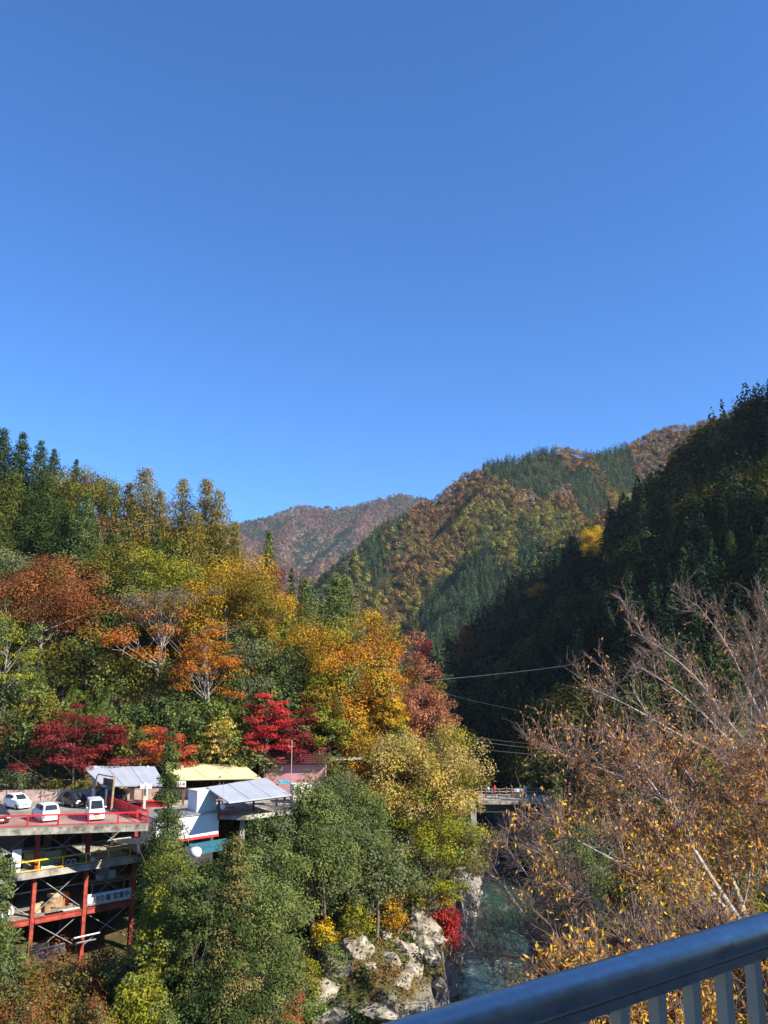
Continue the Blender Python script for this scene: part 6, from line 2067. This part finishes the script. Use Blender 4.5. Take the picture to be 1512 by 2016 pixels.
def cherry(label, base, limbs, rng, leaf_fn, r_limb=0.06, up=0.55, left=0.25, n_br=8, n_tw=3, n_tl=3, br_len=0.26, bark='bark_cherry', twl=0.5, fork=None):
    root = empty('cherry_tree', (base[0], base[1], gz(base[0], base[1])), 0, label, 'tree')
    o3 = np.array(root.location)
    g = V(*base[:2], gz(base[0], base[1]) - 0.6)
    mb = MB()
    first = [polyline(l, 12) for l in limbs]
    fork = Vector(fork)
    tp = [g, g.lerp(fork, 0.35) + V(0.25, 0.1, 0), g.lerp(fork, 0.7) + V(0.15, -0.1, 0), fork]
    mb.tube([p - Vector(o3) for p in tp], [r_limb * 3.2, r_limb * 2.6, r_limb * 2.2, r_limb * 1.7], 9)
    P0, Q0, R0, R1 = [], [], [], []
    ends, dirs = [], []
    for pl in first:
        k = len(pl)
        rad = [r_limb * (1.0 - 0.86 * (i / (k - 1)) ** 0.8) for i in range(k)]
        join = [fork.lerp(Vector(pl[0]), t) + V(0, 0, -0.15 * math.sin(math.pi * t)) for t in (0, 0.5)]
        mb.tube([Vector(p) - Vector(o3) for p in join] + [Vector(p) - Vector(o3) for p in pl], [r_limb * 1.5, r_limb * 1.2] + rad, 7)
        L = np.linalg.norm(np.diff(pl, axis=0), axis=1).sum()
        for b in range(n_br):
            t = 0.12 + 0.88 * (b + rng.random()) / n_br
            x = t * (k - 1)
            i = min(int(x), k - 2)
            p = pl[i] + (pl[i + 1] - pl[i]) * (x - i)
            ld = unit((pl[i + 1] - pl[i])[None])[0]
            d = ld * 0.75 + np.array([-left, 0, up]) + rng.normal(size=3) * np.array([0.7, 0.7, 0.5])
            d /= np.linalg.norm(d)
            ln = L * br_len * (1.05 - 0.55 * t) * rng.uniform(0.5, 1.2)
            nseg = 5
            r0 = max(0.007, rad[i] * 0.42)
            for s_ in range(nseg):
                q = p + d * ln / nseg
                a, c = s_ / nseg, (s_ + 1) / nseg
                P0.append(p); Q0.append(q); R0.append(r0 * (1 - a * 0.75)); R1.append(r0 * (1 - c * 0.75))
                ends.append((p, q)); dirs.append(d)
                p = q
                d = d + np.array([-0.03, 0, 0.08]) + rng.normal(size=3) * 0.24
                d /= np.linalg.norm(d)
        # the limb itself also carries twigs
        for i in range(4, k - 1):
            ends.append((pl[i], pl[i + 1])); dirs.append(unit((pl[i + 1] - pl[i])[None])[0])
    mb.build('trunk', M[bark], root, smooth=True)
    P0, Q0 = np.array(P0), np.array(Q0)
    v, f = seg_prisms(P0 - o3, Q0 - o3, np.array(R0), np.array(R1))
    vb0, fb0 = v, f
    # twigs
    a = np.array([e[0] for e in ends]); b = np.array([e[1] for e in ends]); dr_ = np.array(dirs)
    idx = np.repeat(np.arange(len(a)), n_tw)
    t = rng.random((len(idx), 1))
    p = a[idx] + (b[idx] - a[idx]) * t
    d = unit(dr_[idx] * 0.8 + np.array([-left * 0.6, 0, up * 0.7]) + rng.normal(size=(len(idx), 3)) * 0.78)
    ln = twl * 1.25 * rng.uniform(0.25, 1.3, (len(idx), 1))
    m_ = p + d * ln * 0.5
    d2 = unit(d + np.array([0, 0, 0.10]) + rng.normal(size=d.shape) * 0.42)
    q = m_ + d2 * ln * 0.5
    idx2 = np.repeat(np.arange(len(p)), n_tl)
    t2 = rng.random((len(idx2), 1))
    p2 = np.where(t2 < 0.5, p[idx2] + (m_[idx2] - p[idx2]) * t2 * 2, m_[idx2] + (q[idx2] - m_[idx2]) * (t2 * 2 - 1))
    dd2 = unit(d2[idx2] * 0.9 + rng.normal(size=(len(idx2), 3)) * 0.62 + np.array([0, 0, 0.15]))
    q2 = p2 + dd2 * ln[idx2] * rng.uniform(0.2, 0.6, (len(idx2), 1))
    v1, f1 = seg_prisms(p - o3, m_ - o3, np.full(len(p), .0062), np.full(len(p), .0050))
    v2, f2 = seg_prisms(m_ - o3, q - o3, np.full(len(p), .0050), np.full(len(p), .0030))
    v3, f3 = seg_prisms(p2 - o3, q2 - o3, np.full(len(p2), .0040), np.full(len(p2), .0022))
    n0, n1, n2 = len(vb0), len(v1), len(v2)
    tw = np_mesh('twig_spray', np.concatenate([vb0, v1, v2, v3]), np.concatenate([fb0, f1 + n0, f2 + n0 + n1, f3 + n0 + n1 + n2]), M['bark_cherry'], root)
    tw.data.materials.append(M['twig'])
    mi = np.ones(len(tw.data.polygons), dtype=np.int32)
    mi[:len(fb0)] = 0
    tw.data.polygons.foreach_set('material_index', mi)
    # leaves
    c = np.concatenate([q2, p2 + (q2 - p2) * rng.random((len(p2), 1))])
    prob, col, size = leaf_fn(c, rng)
    keep = rng.random(len(c)) < prob
    c, col, size = c[keep], col[keep], size[keep]
    k = len(c)
    ax = unit(np.array([0, 0, -0.8]) + rng.normal(size=(k, 3)) * 0.55)
    nr = unit(rng.normal(size=(k, 3)) + np.array([0.1, -0.5, 0.25]))
    nr = unit(nr - ax * (nr * ax).sum(1, keepdims=True))
    vv, qq, cc = leaf_quads(c + ax * size[:, None] - o3, nr, size, size * 0.36, col, rng, ax)
    np_mesh('foliage', vv, qq, M['leaf'], root, cc)
    N_LEAVES[0] += k
    print(label[:30], 'twigs', len(p2), 'leaves', k)
    return root


def patches(c, sc, off):
    return fbm(c[:, 0] * sc + off, c[:, 2] * sc + c[:, 1] * sc * 0.7 + off, 3)


GOLD = np.array([(0.62, 0.36, 0.04), (0.55, 0.27, 0.04), (0.70, 0.46, 0.07), (0.46, 0.20, 0.04)])
SALMON = np.array([(0.62, 0.29, 0.075), (0.54, 0.22, 0.06), (0.68, 0.37, 0.08), (0.50, 0.22, 0.10)])


def lf(dens, gold_below, gold_above=None, size=0.05):
    def fn(c, rng):
        n = patches(c, 0.55, 3.7)
        n2 = patches(c, 1.6, 11.0)
        pr = dens * np.clip((n - 0.42) * 7, 0.06, 1) * np.clip((n2 - 0.44) * 8, 0.04, 1)
        elev = (c[:, 2] - EYE) / c[:, 1]
        f = np.clip((gold_below - elev) / 0.05 + rng.normal(size=len(c)) * 0.5, 0, 1)
        pr = pr * (0.55 + 0.9 * np.clip((gold_below - elev) / 0.08, 0, 1))
        col = np.where((rng.random(len(c)) < f)[:, None], GOLD[rng.integers(0, 4, len(c))], SALMON[rng.integers(0, 4, len(c))])
        return pr, col * (0.8 + 0.4 * rng.random((len(c), 1))), size * (0.6 + 0.8 * rng.random(len(c)))
    return fn


rc_ = np.random.default_rng(404)
Q = lambda *a: [P(*t) for t in a]
cherry('tall nearly bare cherry tree with long pale limbs reaching over the gorge', (14.5, 22.5),
       [Q((1560, 1600, 21), (1430, 1480, 20), (1350, 1465, 19.5), (1270, 1400, 19), (1200, 1372, 18.5), (1158, 1352, 18)),
        Q((1545, 1530, 21), (1440, 1440, 20.5), (1380, 1335, 20), (1300, 1272, 20), (1236, 1236, 20)),
        Q((1545, 1490, 21.5), (1480, 1380, 21), (1440, 1280, 21), (1400, 1220, 21), (1372, 1190, 21)),
        Q((1550, 1500, 22), (1510, 1400, 22), (1490, 1300, 22), (1468, 1235, 22)),
        Q((1580, 1480, 21), (1550, 1350, 21), (1520, 1240, 21), (1500, 1190, 21)),
        Q((1560, 1540, 20), (1470, 1500, 19), (1400, 1420, 18.6), (1330, 1350, 18.4), (1270, 1320, 18.2)),
        Q((1580, 1560, 21), (1560, 1420, 21), (1545, 1290, 21), (1530, 1210, 21))],
       rc_, lf(0.7, -0.08, size=0.036), r_limb=0.058, n_br=11, n_tw=3, n_tl=4, br_len=0.30, fork=P(1600, 1700, 21.5))
cherry('spreading cherry tree with salmon and golden leaves above the handrail', (10.5, 15.5),
       [Q((1560, 1720, 16), (1510, 1704, 15.6), (1420, 1680, 15.2), (1330, 1652, 15), (1240, 1630, 14.8), (1150, 1590, 14.6)),
        Q((1470, 1850, 14.5), (1445, 1807, 14.5), (1355, 1704, 14.5), (1312, 1657, 14.5), (1274, 1605, 14.5), (1200, 1558, 14.6), (1123, 1522, 14.8)),
        Q((1430, 1890, 13.5), (1330, 1855, 13.5), (1231, 1803, 13.5), (1130, 1765, 13.6), (1068, 1700, 13.8), (1045, 1650, 14)),
        Q((1480, 1840, 14.5), (1430, 1700, 14.8), (1400, 1600, 15), (1350, 1510, 15), (1300, 1460, 15)),
        Q((1530, 1800, 15), (1500, 1700, 15.4), (1480, 1590, 15.6), (1450, 1500, 15.8)),
        Q((1460, 1820, 14.2), (1380, 1700, 14), (1320, 1590, 14), (1250, 1500, 14.2), (1200, 1440, 14.4)),
        Q((1540, 1780, 15), (1400, 1640, 15.5), (1300, 1560, 16), (1180, 1510, 16.4), (1062, 1472, 16.8)),
        Q((1560, 1800, 15), (1540, 1680, 15.5), (1500, 1560, 16), (1400, 1480, 16.5)),
        Q((1470, 1900, 13.2), (1400, 1800, 13.2), (1300, 1740, 13.2), (1200, 1690, 13.4), (1110, 1640, 13.6)),
        Q((1580, 1760, 15), (1540, 1640, 14.6), (1510, 1540, 14.4), (1490, 1470, 14.2))],
       rc_, lf(15.0, -0.13, size=0.036), r_limb=0.062, n_br=12, n_tw=3, n_tl=5, br_len=0.27, fork=P(1530, 1900, 15))
cherry('bare brown twigged tree low over the river beside the handrail', (5.6, 17.5),
       [Q((1200, 1960, 17), (1140, 1906, 17), (1085, 1859, 17), (1029, 1800, 17), (985, 1735, 17), (962, 1690, 17)),
        Q((1190, 1965, 16.6), (1090, 1912, 16.4), (1030, 1900, 16.2), (969, 1893, 16), (925, 1872, 15.8)),
        Q((1170, 1930, 17.2), (1090, 1800, 17.4), (1040, 1725, 17.6), (1008, 1680, 17.8)),
        Q((1200, 1950, 17.5), (1130, 1800, 17.8), (1085, 1720, 18), (1060, 1645, 18)),
        Q((1220, 1980, 17), (1180, 1850, 17.4), (1140, 1765, 17.6), (1100, 1700, 17.8)),
        Q((1180, 1960, 16.5), (1080, 1870, 16.4), (1000, 1830, 16.2), (930, 1790, 16)),
        Q((1210, 1990, 16.4), (1120, 1960, 16), (1040, 1950, 15.8), (960, 1930, 15.6))],
       rc_, lf(0.15, -0.26, size=0.04), r_limb=0.038, n_br=8, n_tw=3, n_tl=3, br_len=0.30, fork=P(1240, 2060, 17.2))
cherry('low cherry tree with thick golden leaves seen through the balusters', (8.2, 12.2),
       [Q((1420, 2080, 12), (1300, 2000, 11.8), (1200, 1960, 11.6), (1100, 1940, 11.4)),
        Q((1450, 2080, 12), (1400, 1990, 12), (1330, 1920, 12), (1260, 1880, 12)),
        Q((1480, 2080, 12), (1480, 1980, 12.2), (1450, 1900, 12.4), (1400, 1840, 12.4)),
        Q((1420, 2100, 11.5), (1320, 2060, 11.2), (1220, 2030, 11), (1120, 2020, 10.8)),
        Q((1500, 2100, 12), (1540, 2000, 12.2), (1530, 1900, 12.4))],
       rc_, lf(1.8, -0.1, size=0.042), r_limb=0.05, n_br=11, n_tw=6, n_tl=4, br_len=0.35, fork=P(1460, 2200, 12))

# evergreens behind the cherry trees on the near right-hand bank
for x_, y_, d_, w_, k_, p_, l_, kw in [
        (1094, 1520, 62, 84, 'cedar', 'cedar_lit', 'dark green cedar at the end of the bridge beside the bare twigs', dict(power=0.6, cb=0.02)),
        (1130, 1600, 58, 90, 'broad', 'evergreen_dark', 'dark evergreen behind the bare twigs near the bridge end', dict(cb=0.05)),
        (1180, 1660, 50, 130, 'broad', 'evergreen', 'green evergreen behind the spreading cherry tree', dict(cb=0.05)),
        (1090, 1680, 52, 90, 'broad', 'evergreen_dark', 'dark evergreen on the shore behind the bare brown tree', dict(cb=0.05)),
        (1420, 1345, 36, 150, 'broad', 'yg_green', 'yellow green tree behind the tall nearly bare cherry tree', dict(cb=0.25)),
        (1500, 1330, 38, 120, 'broad', 'evergreen', 'green tree behind the upper limbs of the bare cherry tree', dict(cb=0.2)),
        (1330, 1450, 34, 130, 'broad', 'olive', 'olive tree glimpsed through the salmon leaves', dict(cb=0.15)),
        (1230, 1520, 38, 130, 'broad', 'rust', 'rust brown tree glimpsed through the bare twigs', dict(cb=0.15)),
        (1420, 1560, 30, 170, 'broad', 'brown_olive', 'brown olive tree deep behind the salmon leaves', dict(cb=0.05)),
        (1280, 1650, 30, 180, 'broad', 'evergreen_dark', 'dark green tree deep behind the golden leaves', dict(cb=0.05)),
        (1160, 1750, 32, 150, 'broad', 'evergreen_dark', 'dark green tree behind the bare brown twigged one', dict(cb=0.05)),
        (1440, 1760, 24, 230, 'broad', 'evergreen_dark', 'dark evergreen right behind the handrail foliage', dict(cb=0.05)),
        (1250, 1850, 24, 200, 'broad', 'evergreen_dark', 'dark bush below the limbs beside the handrail', dict(cb=0.02)),
        (1080, 1850, 30, 110, 'broad', 'evergreen_dark', 'dark bush at the water below the bare brown tree', dict(cb=0.02))]:
    tree(k_, x_, y_, d_, w_, p_, l_, dens=5, **kw)

rgb_ = np.random.default_rng(31)
for k in range(12):
    yb = 58 + 3.7 * k
    xb = float(river_x(yb)) + rgb_.uniform(7.5, 13)
    T_ = rgb_.uniform(9, 14)
    tip = V(xb, yb, gz(xb, yb) + T_)
    rr_ = tip - V(0, 0, EYE)
    vv = (rr_.z * CT - rr_.y * ST) / (rr_.y * CT + rr_.z * ST)
    uu = rr_.x / (rr_.y * CT + rr_.z * ST)
    tree('broad', 756 + uu * FPX, 1008 - vv * FPX, yb, rgb_.uniform(5, 8) * FPX / yb, ['evergreen_dark', 'evergreen', 'brown_olive'][k % 3], 'dark tree along the far shore that shades the stream', 'shore_tree', group='dark trees along the far shore', cb=0.03, dens=4.5, K=34, csize=0.38, leaf=0.26)

# ------------------------------------------------------------------ the bridge the view is taken from
t_ = V(0.8143, 0.5806, 0)
n_ = V(0.5806, -0.8143, 0)
R0 = V(0.089, 1.115, EYE - 0.42)


def rp_(t, dz=0.0, dn=0.0):
    return R0 + t_ * t + n_ * dn + V(0, 0, dz)


vb = empty('viewing_bridge', (0, 0, 0), 0, 'bridge with a dark metal handrail from which the gorge is seen', 'bridge')
ft = EYE - 1.52
pa, pb = rp_(-9), rp_(8)
w0, w1 = n_ * -0.12, n_ * 2.6
MB().add([V(*(p + w)[:2], z) for z in (ft - 0.35, ft) for p, w in ((pa, w0), (pb, w0), (pb, w1), (pa, w1))], [(3, 2, 1, 0), (4, 5, 6, 7), (0, 1, 5, 4), (1, 2, 6, 5), (2, 3, 7, 6), (3, 0, 4, 7)]).build('deck', M['concrete'], vb)
ang = [(-0.027, -0.010), (-0.027, 0.006), (-0.0225, 0.017), (-0.0125, 0.0245), (0.0, 0.027), (0.0125, 0.0245), (0.0225, 0.017), (0.027, 0.006), (0.027, -0.010), (0.022, -0.019), (0.010, -0.024), (-0.010, -0.024), (-0.022, -0.019)]
vs, fs = [], []
for k, t in enumerate((-8.8, 7.8)):
    vs += [rp_(t, 0.002 + z * 0.92, s * 0.92) for s, z in ang]
m_ = len(ang)
fs = [(i, (i + 1) % m_, m_ + (i + 1) % m_, m_ + i) for i in range(m_)] + [tuple(range(m_)), tuple(range(m_, 2 * m_))[::-1]]
hr = MB().add(vs, fs).build('top_rail', M['handrail'], vb, smooth=True)
hr.data.set_sharp_from_angle(angle=math.radians(50))
MB().beam(rp_(-8.8, -0.029), rp_(7.8, -0.029), 0.020, 0.014).build('under_rail', M['handrail'], vb)
MB().beam(rp_(-8.8, -1.0), rp_(7.8, -1.0), 0.04, 0.04).build('bottom_rail', M['handrail'], vb)
t = 0.217 - 0.084 * 16
k = 0
while t < 3.6:
    MB().beam(rp_(t, -0.98), rp_(t, -0.03), 0.019, 0.019, up=tuple(n_)).build('baluster', M['baluster'], vb)
    t += 0.084
for t in (-6.4, -3.4, -1.4, 2.9, 5.2, 7.6):
    MB().beam(rp_(t, -1.1), rp_(t, -0.03), 0.05, 0.05, up=tuple(n_)).build('post', M['handrail'], vb)

bh = empty('rail_shade_block', (0, 0, 0), 0, 'unseen brown block added behind the viewing bridge to shade its handrail', 'house')  # unseen building added to keep the sun off the handrail
MB().box((8.2, -2.6, 33.5), (9.0, 5.0, 17.0), 0.62).build('wall', M['plaster'], bh)
rfm = MB()
rfm.box((8.2, -2.6, 42.1), (10.0, 6.0, 0.25), 0.62)
rfm.build('roof', M['roof_tile'], bh)
hz_m = bpy.data.materials.new('haze')
hz_m.use_nodes = True
hz_m.node_tree.nodes.clear()
ho = hz_m.node_tree.nodes.new('ShaderNodeOutputMaterial')
hv = hz_m.node_tree.nodes.new('ShaderNodeVolumePrincipled')
hv.inputs['Color'].default_value = (0.78, 0.88, 1.0, 1)
hv.inputs['Density'].default_value = 0.00005
hz_m.node_tree.links.new(hv.outputs[0], ho.inputs['Volume'])
tag(MB().box((0, 1200, 235), (3200, 3400, 640)).build('haze', hz_m), kind='stuff')
print('leaves', N_LEAVES[0], 'objects', len(bpy.data.objects))
